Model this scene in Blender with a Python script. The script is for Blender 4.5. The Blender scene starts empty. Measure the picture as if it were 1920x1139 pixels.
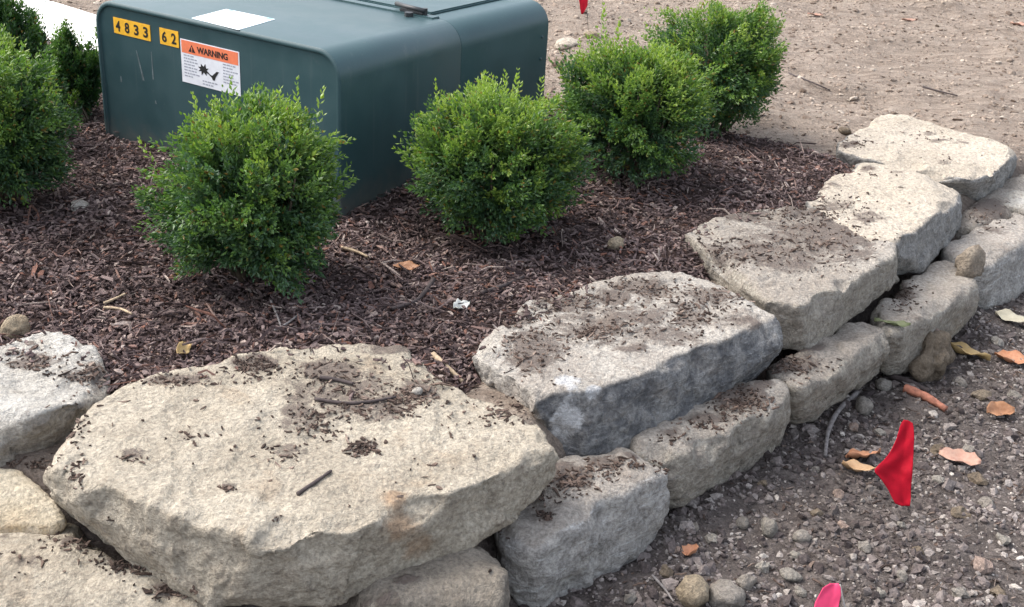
import bpy, bmesh, math, random
import numpy as np
from mathutils import Vector, Matrix
from mathutils.bvhtree import BVHTree

R = math.radians
S = bpy.context.scene
COL = S.collection
RNG = np.random.default_rng(11)
random.seed(5)

# ------------------------------------------------------------------ camera, sky, sun, exposure
CAM_H, FPX, PITCH, ROLL = 1.10, 2239.0, 0.4285, 0.0625
_f = np.array([0, math.cos(PITCH), -math.sin(PITCH)])
_r0 = np.array([1.0, 0, 0]); _u0 = np.cross(_r0, _f)
_r = math.cos(ROLL) * _r0 + math.sin(ROLL) * _u0
_u = -math.sin(ROLL) * _r0 + math.cos(ROLL) * _u0
cd = bpy.data.cameras.new('camera'); cam = bpy.data.objects.new('camera', cd); COL.objects.link(cam)
cd.sensor_width = 36; cd.lens = FPX / 1920 * 36; cd.clip_start = 0.05; cd.clip_end = 2000
m = Matrix.Identity(4)
for i in range(3):
    m[i][0], m[i][1], m[i][2] = _r[i], _u[i], -_f[i]
m[2][3] = CAM_H
cam.matrix_world = m
S.camera = cam

SUN_EL, SUN_AZ = R(52), R(-72)          # azimuth measured from +Y towards +X
w = bpy.data.worlds.new('World'); S.world = w; w.use_nodes = True
wn = w.node_tree
sky = wn.nodes.new('ShaderNodeTexSky'); sky.sky_type = 'NISHITA'; sky.sun_disc = False
sky.sun_elevation = SUN_EL; sky.sun_rotation = SUN_AZ
sky.air_density = 1.0; sky.dust_density = 4.0; sky.ozone_density = 1.0
hs = wn.nodes.new('ShaderNodeHueSaturation'); hs.inputs['Saturation'].default_value = 0.5
bg = wn.nodes['Background']; bg.inputs['Strength'].default_value = 0.15
wn.links.new(sky.outputs[0], hs.inputs['Color']); wn.links.new(hs.outputs[0], bg.inputs['Color'])
sl = bpy.data.lights.new('sun', 'SUN'); sl.energy = .6; sl.angle = R(26); sl.color = (1, .955, .885)
sun = bpy.data.objects.new('sun', sl); COL.objects.link(sun)
sd = Vector((math.sin(SUN_AZ) * math.cos(SUN_EL), math.cos(SUN_AZ) * math.cos(SUN_EL), math.sin(SUN_EL)))
sun.rotation_euler = sd.to_track_quat('Z', 'Y').to_euler()
S.view_settings.view_transform = 'Standard'; S.view_settings.look = 'None'
S.view_settings.exposure = 1.5; S.view_settings.gamma = 1
S.view_settings.use_curve_mapping = False

# ------------------------------------------------------------------ helpers
def ray(px, py):
    return _f + (px - 960) / FPX * _r - (py - 569.5) / FPX * _u
def P(px, py, z=0.0):
    d = ray(px, py); return np.array([0, 0, CAM_H]) + d * ((z - CAM_H) / d[2])
def smooth(a, b, x):
    t = np.clip((np.asarray(x, float) - a) / (b - a), 0, 1); return t * t * (3 - 2 * t)
def vnoise(p, seed=0):
    p = np.asarray(p, float); pi = np.floor(p).astype(np.int64); f = p - pi; u = f * f * (3 - 2 * f)
    def h(ix, iy, iz):
        n = (ix * 374761393 + iy * 668265263 + iz * 1274126177 + seed * 974634777) & 0xffffffff
        n = ((n ^ (n >> 13)) * 1274126177) & 0xffffffff
        n = ((n ^ (n >> 16)) * 2246822519) & 0xffffffff
        return ((n ^ (n >> 15)) & 0xffff) / 32767.5 - 1
    o = 0
    for dx in (0, 1):
        wx = u[:, 0] if dx else 1 - u[:, 0]
        for dy in (0, 1):
            wy = u[:, 1] if dy else 1 - u[:, 1]
            for dz in (0, 1):
                wz = u[:, 2] if dz else 1 - u[:, 2]
                o = o + wx * wy * wz * h(pi[:, 0] + dx, pi[:, 1] + dy, pi[:, 2] + dz)
    return o
def fbm(p, octv=4, seed=0, gain=.5):
    o = 0; a = 1; p = np.asarray(p, float)
    for k in range(octv):
        o = o + a * vnoise(p + 17.3 * k, seed + k); p = p * 2.03; a *= gain
    return o
def facet(p, seed=0):
    """broken rock: every irregular cell is a plane of its own tilt"""
    p = np.asarray(p, float); pi = np.floor(p).astype(np.int64); best = np.full(len(p), 9e9); val = np.zeros(len(p))
    def h(c, k):
        n = (c[:, 0] * 374761393 + c[:, 1] * 668265263 + c[:, 2] * 1274126177 + (seed * 131 + k) * 974634777) & 0xffffffff
        n = ((n ^ (n >> 13)) * 1274126177) & 0xffffffff; n = ((n ^ (n >> 16)) * 2246822519) & 0xffffffff
        return ((n ^ (n >> 15)) & 0xffff) / 65535.
    for dx in (-1, 0, 1):
        for dy in (-1, 0, 1):
            for dz in (-1, 0, 1):
                c = pi + np.array([dx, dy, dz]); q = p - (c + np.c_[h(c, 1), h(c, 2), h(c, 3)]); d = (q * q).sum(1)
                k = d < best; best[k] = d[k]
                pl = (np.c_[h(c, 4), h(c, 5), h(c, 6)] - .5) * 2
                val[k] = ((q * pl).sum(1) + (h(c, 7) - .5) * .9)[k]
    return val
def mesh_np(name, verts, faces, mat=None, smooth_shade=True, attrs=None):
    """verts (n,3); faces (m,k) array of equal-size polygons, or a list of such arrays"""
    me = bpy.data.meshes.new(name)
    fl = faces if isinstance(faces, list) else [faces]
    fl = [np.asarray(f) for f in fl if len(f)]
    me.vertices.add(len(verts)); me.vertices.foreach_set('co', np.asarray(verts, np.float32).ravel())
    nl = sum(f.size for f in fl); npoly = sum(len(f) for f in fl)
    me.loops.add(nl); me.polygons.add(npoly)
    me.loops.foreach_set('vertex_index', np.concatenate([f.ravel() for f in fl]).astype(np.int32))
    tot = np.concatenate([np.full(len(f), f.shape[1]) for f in fl])
    me.polygons.foreach_set('loop_start', (np.cumsum(tot) - tot).astype(np.int32))
    me.update(calc_edges=True)
    me.polygons.foreach_set('use_smooth', np.full(npoly, smooth_shade))
    for k, v in (attrs or {}).items():
        a = me.attributes.new(k, 'FLOAT', 'POINT'); a.data.foreach_set('value', np.asarray(v, np.float32))
    if mat: me.materials.append(mat)
    me.validate()
    return me
def link(name, me, parent=None, loc=None, **props):
    o = bpy.data.objects.new(name, me); COL.objects.link(o)
    if parent: o.parent = parent
    if loc is not None: o.location = loc
    for k, v in props.items(): o[k] = v
    return o
def thing(name, label, cat, loc=(0, 0, 0), group=None, rot=None):
    o = bpy.data.objects.new(name, None); COL.objects.link(o); o.location = loc
    o.empty_display_size = .1
    if rot is not None: o.rotation_euler = rot
    o['label'] = label; o['category'] = cat
    if group: o['group'] = group
    return o
def bm_mesh(name, bm, mat=None, smooth_shade=False):
    me = bpy.data.meshes.new(name); bmesh.ops.recalc_face_normals(bm, faces=bm.faces); bm.to_mesh(me); bm.free()
    if mat: me.materials.append(mat)
    if smooth_shade: me.polygons.foreach_set('use_smooth', np.full(len(me.polygons), True))
    return me
def rotmats(n, tilt, rng):
    """random yaw, then a random tilt of at most about `tilt` about a horizontal axis"""
    a = rng.uniform(0, 2 * np.pi, n); b = rng.normal(0, tilt, n); c = rng.normal(0, tilt, n)
    ca, sa, cb, sb, cc, sc = np.cos(a), np.sin(a), np.cos(b), np.sin(b), np.cos(c), np.sin(c)
    Z = np.zeros(n); O = np.ones(n)
    Rz = np.array([[ca, -sa, Z], [sa, ca, Z], [Z, Z, O]]).transpose(2, 0, 1)
    Ry = np.array([[cb, Z, sb], [Z, O, Z], [-sb, Z, cb]]).transpose(2, 0, 1)
    Rx = np.array([[O, Z, Z], [Z, cc, -sc], [Z, sc, cc]]).transpose(2, 0, 1)
    return Rz @ Ry @ Rx

# ---- materials
class NT:
    def __init__(s, name):
        s.m = bpy.data.materials.new(name); s.m.use_nodes = True; s.t = s.m.node_tree
        s.b = s.t.nodes['Principled BSDF']; s.out = s.t.nodes['Material Output']
    def n(s, typ, ins=None, **kw):
        nd = s.t.nodes.new('ShaderNode' + typ)
        for k, v in kw.items(): setattr(nd, k, v)
        for k, v in (ins or {}).items():
            if hasattr(v, 'is_output'): s.t.links.new(v, nd.inputs[k])
            else: nd.inputs[k].default_value = v
        return nd
    def obj(s, scale=(1, 1, 1), rnd=True):
        tc = s.n('TexCoord').outputs['Object']
        if rnd:
            oi = s.n('ObjectInfo').outputs['Random']
            sc = s.n('Math', {0: oi, 1: 37.0}, operation='MULTIPLY').outputs[0]
            tc = s.n('VectorMath', {0: tc, 1: sc}, operation='ADD').outputs[0]
        return s.n('Mapping', {'Vector': tc, 'Scale': scale}).outputs[0]
    def noise(s, v, scale, detail=4, rough=.55, dist=0):
        return s.n('TexNoise', {'Vector': v, 'Scale': scale, 'Detail': detail, 'Roughness': rough, 'Distortion': dist}).outputs['Fac']
    def rng(s, x, a, b, c=0., d=1., st='SMOOTHSTEP'):
        return s.n('MapRange', {0: x, 1: a, 2: b, 3: c, 4: d}, interpolation_type=st).outputs[0]
    def mix(s, f, a, b, mode='MIX'):
        nd = s.n('Mix', data_type='RGBA', blend_type=mode)
        for i, v in ((0, f), (6, a), (7, b)):
            if hasattr(v, 'is_output'): s.t.links.new(v, nd.inputs[i])
            else: nd.inputs[i].default_value = v if i == 0 else (*v, 1)
        return nd.outputs[2]
    def math(s, op, a, b=0.0):
        return s.n('Math', {0: a, 1: b}, operation=op).outputs[0]
    def attr(s, name):
        return s.n('Attribute', attribute_name=name).outputs['Fac']
    def bump(s, h, dist, strength=1, normal=None):
        ins = {'Height': h, 'Distance': dist, 'Strength': strength}
        if normal is not None: ins['Normal'] = normal
        return s.n('Bump', ins).outputs[0]
    def set(s, **kw):
        for k, v in kw.items():
            k = k.replace('_', ' ')
            if hasattr(v, 'is_output'): s.t.links.new(v, s.b.inputs[k])
            else: s.b.inputs[k].default_value = (*v, 1) if isinstance(v, tuple) and len(v) == 3 else v
        return s.m
def plain(name, col, rough=.6, var=.12, scale=60, spec=.5, **kw):
    t = NT(name); v = t.obj(rnd=True); n = t.noise(v, scale, 4)
    c = t.mix(t.rng(n, .3, .7), tuple(x * (1 - var) for x in col), tuple(min(1, x * (1 + var)) for x in col))
    return t.set(Base_Color=c, Roughness=rough, Specular_IOR_Level=spec, **kw)

def stone_mat(name, lightc, midc, stain, side, side2, stain_amt=.5, stria=0.0, dirtc=(.125, .10, .085), grain=1.0):
    t = NT(name); v = t.obj()
    n1 = t.noise(v, 5, 6, .6, .4); n2 = t.noise(v, 9, 5, .6, .8); n3 = t.noise(v, 130, 5, .7)
    n4 = t.noise(v, 48, 6, .65); n5 = t.noise(v, 24, 8, .68, 0)
    top = t.mix(t.rng(n1, .38, .64), lightc, midc)
    top = t.mix(t.math('MULTIPLY', t.rng(n2, .53, .72), stain_amt), top, stain)
    sd_ = t.mix(t.rng(n5, .4, .62), side, side2)
    sd_ = t.mix(t.math('MULTIPLY', t.rng(n2, .56, .72), stain_amt * .7), sd_, stain)
    vs = t.obj((1.0, 1.0, 9.0)); ns = t.noise(vs, 9, 6, .7, 1.2)
    wht = t.rng(ns, .52, .68)
    if stria:
        sd_ = t.mix(t.math('MULTIPLY', wht, stria), sd_, (.62, .62, .61))
    c = t.mix(t.attr('side'), top, sd_)
    c = t.mix(t.math('MULTIPLY', t.rng(t.math('ADD', t.attr('rust'), t.math('MULTIPLY', t.math('SUBTRACT', n5, .5), 1.6)), .35, 1.1), .62), c, (.34, .215, .125))
    c = t.mix(t.rng(t.math('ADD', t.attr('pale'), t.math('MULTIPLY', t.math('SUBTRACT', n5, .5), 2.4)), .35, .85), c, (.55, .55, .55))
    # grain: dark pits and pale crystals, patchy
    c = t.mix(t.rng(n4, .57, .68, 0, .5 * grain), c, (.16, .14, .12))
    c = t.mix(t.rng(n3, .30, .70, .0, 1.), t.mix(1.0, c, (.70, .69, .68), 'MULTIPLY'), t.mix(1.0, c, (1.27, 1.26, 1.24), 'MULTIPLY'))
    # lodged soil: own shapes, from the places where soil lies
    nd1 = t.noise(v, 26, 6, .68, .6); nd2 = t.noise(v, 150, 4, .7)
    dd = t.math('ADD', t.attr('dirt'), t.math('MULTIPLY', t.math('SUBTRACT', nd1, .5), 1.7))
    dd = t.math('ADD', dd, t.math('MULTIPLY', t.math('SUBTRACT', nd2, .5), .55))
    df = t.rng(dd, .30, .74)
    dc = t.mix(nd2, tuple(x * .55 for x in dirtc), tuple(x * 1.9 for x in dirtc))
    c = t.mix(t.math('MULTIPLY', df, .9), c, dc)
    h = t.math('ADD', t.math('MULTIPLY', n5, .9), t.math('MULTIPLY', n4, .75))
    h = t.math('ADD', h, t.math('MULTIPLY', n3, .34)); h = t.math('ADD', h, t.math('MULTIPLY', df, .25))
    h = t.math('ADD', h, t.math('MULTIPLY', t.math('MULTIPLY', ns, t.attr('side')), .12))
    return t.set(Base_Color=c, Roughness=.92, Specular_IOR_Level=.25, Normal=t.bump(h, .0135, 1.))

M = {}
M['cream'] = stone_mat('stone cream', (.47, .42, .34), (.375, .33, .262), (.34, .26, .18), (.46, .41, .33), (.385, .335, .265), .45)
M['slate'] = stone_mat('stone slate', (.46, .43, .385), (.37, .335, .295), (.30, .25, .20), (.135, .137, .142), (.30, .295, .285), .3, .3)
M['grey'] = stone_mat('stone grey', (.40, .365, .32), (.32, .285, .245), (.27, .22, .17), (.385, .35, .295), (.30, .27, .23), .3, .2)
M['brownish'] = stone_mat('stone brownish', (.30, .265, .22), (.25, .22, .18), (.22, .17, .12), (.25, .22, .18), (.20, .175, .145), .3, .05)
M['pale'] = stone_mat('stone pale', (.56, .495, .41), (.49, .43, .35), (.42, .35, .27), (.33, .32, .30), (.24, .235, .225), .3, .4)
M['bluish'] = stone_mat('stone bluish', (.50, .485, .45), (.43, .405, .36), (.36, .32, .26), (.38, .355, .31), (.31, .285, .25), .3, .1)
M['striped'] = stone_mat('stone striped', (.40, .365, .325), (.33, .30, .265), (.28, .22, .17), (.44, .42, .39), (.33, .315, .295), .3, .9)
M['ochre'] = stone_mat('stone ochre', (.58, .52, .41), (.51, .43, .31), (.44, .29, .18), (.54, .46, .345), (.48, .37, .23), .45)

# ------------------------------------------------------------------ lie of the land
WALL = np.array([(-6, 1.62), (-.80, 1.66), (-.12, 1.56), (.16, 1.93), (1.45, 3.46), (1.78, 3.90), (3.4, 5.5), (60, 60)], float)
def wall_dist(xy):
    """signed distance to the foot line of the wall, positive on the bed's side"""
    best = np.full(len(xy), 1e9); sg = np.ones(len(xy))
    for a, b in zip(WALL[:-1], WALL[1:]):
        ab = b - a; t = np.clip(((xy - a) @ ab) / (ab @ ab), 0, 1)
        q = xy - (a + t[:, None] * ab); d = np.hypot(q[:, 0], q[:, 1])
        cr = ab[0] * (xy[:, 1] - a[1]) - ab[1] * (xy[:, 0] - a[0])
        k = d < best - 1e-9; best[k] = d[k]; sg[k] = np.sign(cr[k])
    return best * sg
BED = np.array([(-6, 1.66), (-.80, 1.70), (-.12, 1.62), (.16, 1.99), (1.10, 3.12), (1.13, 3.60), (1.12, 3.80), (1.0, 3.87), (.80, 3.98), (.40, 4.12), (-.6, 4.55),
                (-1.5, 4.46), (-1.95, 4.78), (-3.2, 5.62), (-6, 7.6)], float)
def poly_dist(xy, poly):
    ins = np.zeros(len(xy), bool); best = np.full(len(xy), 1e9)
    for a, b in zip(poly, np.roll(poly, -1, 0)):
        ab = b - a; t = np.clip(((xy - a) @ ab) / (ab @ ab), 0, 1); q = xy - (a + t[:, None] * ab)
        best = np.minimum(best, np.hypot(q[:, 0], q[:, 1]))
        c = (a[1] > xy[:, 1]) != (b[1] > xy[:, 1])
        with np.errstate(divide='ignore', invalid='ignore'):
            xi = (b[0] - a[0]) * (xy[:, 1] - a[1]) / (b[1] - a[1]) + a[0]
        ins ^= c & (xy[:, 0] < xi)
    return np.where(ins, best, -best)
LOW = -.29
def p3_(xy): return np.c_[xy, np.zeros(len(xy))]
def ground_z(xy):
    d = wall_dist(xy)
    wide = smooth(1.9, 4.5, xy[:, 0]) * 1.2
    rut = .016 * smooth(.2, .6, d) * (np.sin((xy[:, 1] * 1.0 + xy[:, 0] * .42) * 5.5 + 1.2 * fbm(p3_(xy) * .8, 2, 61)) * .6 + fbm(p3_(xy) * np.array([1.6, 5.5, 1]), 3, 62))
    up = smooth(-.02 - wide * .5, .14 + wide, d)
    p3 = np.c_[xy, np.zeros(len(xy))]
    near = np.exp(-(np.hypot(xy[:, 0], xy[:, 1] - 3) / 12) ** 2)
    n = fbm(p3 * 2.2, 3, 3) * .012 + fbm(p3 * 9, 3, 8) * .009 + fbm(p3 * 38, 2, 5) * .0035
    back = -.06 - .012 * np.clip(xy[:, 0] - 1, 0, 3)
    return LOW + (back - LOW) * up + (n + rut) * (.35 + near) - .13 * smooth(.05, .22, poly_dist(xy, BED)) * smooth(.25, .5, d)
def bed_z(xy):
    e = poly_dist(xy, BED); d = wall_dist(xy)
    p3 = np.c_[xy, np.zeros(len(xy))]
    z = -.013 * (1 - smooth(.40, .85, d)) -.062 + .052 * smooth(-.02, .14, e) + .012 * fbm(p3 * 3.2, 3, 21) + .006 * fbm(p3 * 14, 2, 22)
    z = z + .012 * smooth(.5, 1.4, d)
    z = z - .055 * np.exp(-(((xy[:, 0] + .35) / .55) ** 2 + ((xy[:, 1] - 2.85) / .45) ** 2))
    return z - .15 * (1 - smooth(.10, .36, d))

def axis(lo, hi, st, far):
    a = [np.arange(lo, hi + st / 2, st)]; k = st; L, Hh = [], []; x = lo; y = hi
    while x > -far:
        k *= 1.35; x -= k; L.append(x)
    k = st
    while y < far:
        k *= 1.35; y += k; Hh.append(y)
    return np.concatenate([np.array(L[::-1]), a[0], np.array(Hh)])
def grid(xs, ys):
    X, Y = np.meshgrid(xs, ys); xy = np.c_[X.ravel(), Y.ravel()]; nx = len(xs)
    i = (np.arange(len(ys) - 1)[:, None] * nx + np.arange(nx - 1)[None, :]).ravel()
    return xy, np.c_[i, i + 1, i + nx + 1, i + nx]

# ground material: dark stony soil in front of the wall, dry tan dirt behind it
t = NT('soil'); v = t.n('TexCoord').outputs['Object']
tone = t.attr('tone')
a1 = t.noise(v, 3.2, 6, .65); a2 = t.noise(v, 38, 6, .72); a3 = t.noise(v, 170, 3, .7)
vm = t.n('Mapping', {'Vector': v, 'Rotation': (0, 0, R(-24)), 'Scale': (.8, 3.6, 1)}).outputs[0]
a4 = t.noise(vm, 7, 8, .75, .6); a5 = t.noise(vm, 24, 6, .7, .4)
dark = t.mix(t.rng(a2, .3, .72), (.060, .048, .043), (.205, .173, .155))
dark = t.mix(t.rng(a1, .45, .7, 0, .6), dark, (.155, .132, .12))
tan = t.mix(t.rng(a4, .32, .68), (.22, .172, .135), (.395, .325, .265))
tan = t.mix(t.rng(a2, .50, .72, 0, .6), tan, (.46, .395, .325))
tan = t.mix(t.rng(a5, .56, .72, 0, .55), tan, (.16, .115, .09))
tan = t.mix(t.rng(a1, .58, .72, 0, .35), tan, (.34, .245, .195))
c = t.mix(tone, dark, tan)
c = t.mix(t.rng(a3, .25, .75), t.mix(1., c, (.76, .76, .76), 'MULTIPLY'), t.mix(1., c, (1.22, 1.22, 1.22), 'MULTIPLY'))
h = t.math('ADD', t.math('MULTIPLY', a2, .8), t.math('MULTIPLY', a3, .3)); h = t.math('ADD', h, t.math('MULTIPLY', a4, .6))
h = t.math('ADD', h, t.math('MULTIPLY', a5, .5))
M['soil'] = t.set(Base_Color=c, Roughness=.95, Specular_IOR_Level=.2, Normal=t.bump(h, .022, 1))
t = NT('mulch soil'); v = t.n('TexCoord').outputs['Object']; a2 = t.noise(v, 60, 5, .7)
M['mulch_soil'] = t.set(Base_Color=t.mix(t.rng(a2, .3, .7), (.03, .019, .017), (.09, .058, .05)), Roughness=.95, Specular_IOR_Level=.2, Normal=t.bump(a2, .02))

xy, q = grid(axis(-3.0, 3.2, .025, 600), axis(1.0, 7.6, .025, 600))
gz = ground_z(xy); d = wall_dist(xy)
p3 = np.c_[xy, np.zeros(len(xy))]
tone = smooth(-.05, .25, d + .1 * fbm(p3 * 4, 3, 9))
GV, GF = np.c_[xy, gz], q
link('ground', mesh_np('ground', GV, GF, M['soil'], True, {'tone': tone}), kind='structure')

xy, q = grid(np.arange(-4.5, 1.3, .028), np.arange(1.5, 6.9, .028))
e = poly_dist(xy, BED) + .03 * fbm(np.c_[xy, xy[:, 0] * 0] * 6, 3, 30)
keep = (e[q] > -.01).all(1); q = q[keep]
BV, BF = np.c_[xy, bed_z(xy)], q
used = np.unique(q); mp = np.full(len(xy), -1); mp[used] = np.arange(len(used))
BV, BF = BV[used], mp[q]
link('mulch_bed', mesh_np('mulch_bed', BV, BF, M['mulch_soil']), kind='structure')

# concrete path at the back left
t = NT('concrete'); v = t.n('TexCoord').outputs['Object']; a = t.noise(v, 90, 4); b = t.noise(v, 3, 4)
M['concrete'] = t.set(Base_Color=t.mix(t.rng(b, .3, .7), (.74, .72, .68), (.82, .80, .76)), Roughness=.9, Normal=t.bump(a, .004))
ua = np.array([.774, -.633]); na = np.array([-.633, -.774])            # along the path, towards the bed
o_ = np.array([-1.86, 5.17])
def slab(s0, s1, wd, z0, z1):
    bm = bmesh.new(); vs = []
    for z in (z0, z1):
        for s, n_ in ((s0, 0), (s1, 0), (s1, wd), (s0, wd)):
            p = o_ + ua * s + na * n_; vs.append(bm.verts.new((p[0], p[1], z)))
    for f in ((0, 1, 2, 3), (4, 5, 6, 7), (0, 1, 5, 4), (1, 2, 6, 5), (2, 3, 7, 6), (3, 0, 4, 7)): bm.faces.new([vs[i] for i in f])
    bmesh.ops.bevel(bm, geom=[x for x in bm.edges], offset=.008, segments=2, affect='EDGES')
    return bm
path = thing('pavement', '', 'path'); del path['label'], path['category']; path['kind'] = 'structure'
for s0, s1 in ((-4.6, -3.2), (-3.19, -1.79), (-1.78, -.38), (-.37, .62)):
    link('slab', bm_mesh('slab', slab(s0, s1, .72, -.14, -.015), M['concrete']), path)

# ------------------------------------------------------------------ the stones
STONE_GEO = []
def build_stone(name, top, back, foot, zf, mat, vox=.008, seed=1, amp=1.0, cuts=10, cut=.012, dirt=(), side_dir=None, parent=None, loose=None, round_=1, scal=26, grow=.005, rust=(), pale=(), extra=(), **props):
    """top/back/foot: corner points of the stone at their places; zf: height of its underside"""
    rnd = random.Random(seed)
    def pt(p): return P(p[0], p[1], p[2] if len(p) > 2 else 0.)
    T = [pt(p) for p in top]; B = [pt(p) for p in back]; Fo = [P(p[0], p[1], p[2] if len(p) > 2 else zf) for p in foot]
    cen = np.mean(T + B, 0)
    low = [np.array([*(cen[:2] + (b[:2] - cen[:2]) * .94), zf]) for b in B]
    pts = T + B + Fo + low + [np.array(e_) for e_ in extra]
    cen = np.mean(pts, 0)
    bm = bmesh.new()
    for p in pts: bm.verts.new(Vector(p - cen))
    def hull():
        r = bmesh.ops.convex_hull(bm, input=bm.verts[:])
        bad = list({g for g in r['geom_interior'] + r['geom_unused'] if isinstance(g, bmesh.types.BMVert)})
        bmesh.ops.delete(bm, geom=bad, context='VERTS')
        bmesh.ops.dissolve_limit(bm, angle_limit=R(1), verts=bm.verts, edges=bm.edges)
        bmesh.ops.recalc_face_normals(bm, faces=bm.faces); bm.normal_update()
    hull()
    for k in range(int(cuts * .7)):
        es = [e_ for e_ in bm.edges if len(e_.link_faces) == 2 and e_.calc_face_angle(0) > .5 and e_.calc_length() > .04]
        if not es: break
        e_ = rnd.choice(es); n = (e_.link_faces[0].normal + e_.link_faces[1].normal).normalized()
        n = (n + Vector([rnd.uniform(-.3, .3) for _ in range(3)])).normalized()
        co = e_.verts[0].co.lerp(e_.verts[1].co, rnd.uniform(.3, .7)) - n * cut * .8 * rnd.uniform(.4, 1.6)
        bmesh.ops.bisect_plane(bm, geom=bm.verts[:] + bm.edges[:] + bm.faces[:], plane_co=co, plane_no=n, clear_outer=True)
        hull()
    bmesh.ops.recalc_face_normals(bm, faces=bm.faces)
    me0 = bpy.data.meshes.new('tmp'); bm.to_mesh(me0); bm.free()
    ob = bpy.data.objects.new('tmp', me0); COL.objects.link(ob)
    md = ob.modifiers.new('r', 'REMESH'); md.mode = 'VOXEL'; md.voxel_size = vox
    dg = bpy.context.evaluated_depsgraph_get(); me = bpy.data.meshes.new_from_object(ob.evaluated_get(dg))
    COL.objects.unlink(ob); bpy.data.objects.remove(ob); bpy.data.meshes.remove(me0)
    nv = len(me.vertices); v = np.empty(nv * 3, np.float32); me.vertices.foreach_get('co', v); v = v.reshape(-1, 3).astype(float)
    ed = np.empty(len(me.edges) * 2, np.int32); me.edges.foreach_get('vertices', ed); ed = ed.reshape(-1, 2)
    deg = np.bincount(ed.ravel(), minlength=nv)[:, None]
    def lap(x, it):
        for _ in range(it):
            s = np.zeros_like(x)
            for c_ in range(x.shape[1]):
                s[:, c_] = np.bincount(ed[:, 0], x[ed[:, 1], c_], nv) + np.bincount(ed[:, 1], x[ed[:, 0], c_], nv)
            x = x * .5 + .5 * s / deg
        return x
    v = lap(v, round_)
    me.vertices.foreach_set('co', v.astype(np.float32).ravel()); me.update()
    no = np.empty(nv * 3, np.float32); me.vertices.foreach_get('normal', no); no = no.reshape(-1, 3).astype(float)
    ns = lap(no, 8); edgy = 1 - np.linalg.norm(ns, axis=1); ns /= np.linalg.norm(ns, axis=1)[:, None] + 1e-9
    rg = np.random.default_rng(seed); pr = np.where(ns[:, 2] > -.35, edgy, 0) ** 2; pr /= pr.sum()
    for k in rg.choice(nv, scal, p=pr):                  # shell shaped breaks along the arrises
        dr = ns[k] + rg.normal(0, .28, 3); dr /= np.linalg.norm(dr); Rr = rg.uniform(.035, .13); dp = rg.uniform(.1, 1) ** 1.5 * min(.019, Rr * .18) * amp
        c_ = v[k] + dr * (Rr - dp); q_ = v - c_; l_ = np.linalg.norm(q_, axis=1); i_ = l_ < Rr
        v[i_] = c_ + q_[i_] / l_[i_, None] * Rr
    # take the saw edges off the voxels
    me.vertices.foreach_set('co', v.astype(np.float32).ravel()); me.update()
    no = np.empty(nv * 3, np.float32); me.vertices.foreach_get('normal', no); no = no.reshape(-1, 3).astype(float)
    ns = lap(no, 6); ns /= np.linalg.norm(ns, axis=1)[:, None] + 1e-9
    wv = v + cen + seed * 3.7
    sidef = 1 - smooth(.45, .8, ns[:, 2])
    wq = wv + .02 * np.c_[fbm(wv * 9, 2, 91), fbm(wv * 9, 2, 92), fbm(wv * 9, 2, 93)]
    rocky = sidef * .7 + .3
    dsp = .0035 * fbm(wv * 6, 3, seed) + rocky * (.0075 * facet(wq * 7, seed) + .0032 * facet(wq * 22, seed + 1) + .0012 * facet(wq * 60, seed + 2)) + .0025 * fbm(wv * 19, 3, seed + 3)
    rid = 1 - np.abs(fbm(wv * 11, 3, seed + 7)); dsp += .006 * (np.clip(rid, .2, 1) - .7)
    st = wv[:, 2] * 38 + 1.6 * fbm(wv * 7, 2, seed + 5) + wv[:, 0] * 4          # bedding steps on the broken sides
    dsp += grow + sidef * .0008 * (np.abs(st % 1 - .5) * 2 - .5)
    # conchoidal plate steps on the top
    pl = fbm(wv * np.array([4.5, 4.5, 9]), 3, seed + 11); dsp += (1 - sidef) * .0055 * (smooth(.02, .10, pl) + .8 * smooth(-.32, -.26, pl) - .9)
    dsp += .0018 * fbm(wv * 70, 2, seed + 13)
    v = v + ns * (dsp * amp)[:, None]
    me.vertices.foreach_set('co', v.astype(np.float32).ravel()); me.update()
    # side / dirt attributes
    if side_dir is not None:
        sdv = np.array(side_dir); sdv = sdv / np.linalg.norm(sdv)
        sa = smooth(.28, .42, ns @ sdv + .10 * fbm(wv * 9, 3, seed + 15)) * (1 - smooth(.62, .82, ns[:, 2] + .1 * fbm(wv * 14, 2, seed + 2)))
    else:
        sa = 1 - smooth(.60, .76, ns[:, 2] + .09 * fbm(wv * 12, 3, seed + 15))
    dv = np.zeros(nv); W = v + cen
    for b in dirt:
        px, py, rx, ry, s_ = b[:5]; z_ = b[5] if len(b) > 5 else 0.
        c_ = P(px, py, z_); ex = P(px + rx, py, z_) - c_; ey = P(px, py - ry, z_) - c_
        A = np.linalg.inv(np.array([ex[:2], ey[:2]]).T); l = (W[:, :2] - c_[:2]) @ A.T
        dv = np.maximum(dv, s_ * (1 - smooth(.2, 1.25, np.hypot(l[:, 0], l[:, 1]))))
    dv *= smooth(.3, .7, ns[:, 2])
    def spots(l):
        o_ = np.zeros(nv)
        for px, py, z_, r_ in l: o_ = np.maximum(o_, 1 - smooth(.3, 1.15, np.linalg.norm(W - P(px, py, z_), axis=1) / r_))
        return o_
    for k_, a_ in (('side', sa), ('dirt', dv), ('rust', spots(rust)), ('pale', spots(pale))):
        at = me.attributes.new(k_, 'FLOAT', 'POINT'); at.data.foreach_set('value', a_.astype(np.float32))
    me.materials.clear(); me.materials.append(M[mat]); me.polygons.foreach_set('use_smooth', np.full(len(me.polygons), True))
    me.name = name
    fv = np.empty(len(me.loops), np.int32); me.loops.foreach_get('vertex_index', fv)
    ls = np.empty(len(me.polygons), np.int32); me.polygons.foreach_get('loop_total', ls)
    if (ls == 4).all(): STONE_GEO.append((W, fv.reshape(-1, 4)))
    return link(name, me, parent, tuple(cen), **props)

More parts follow.
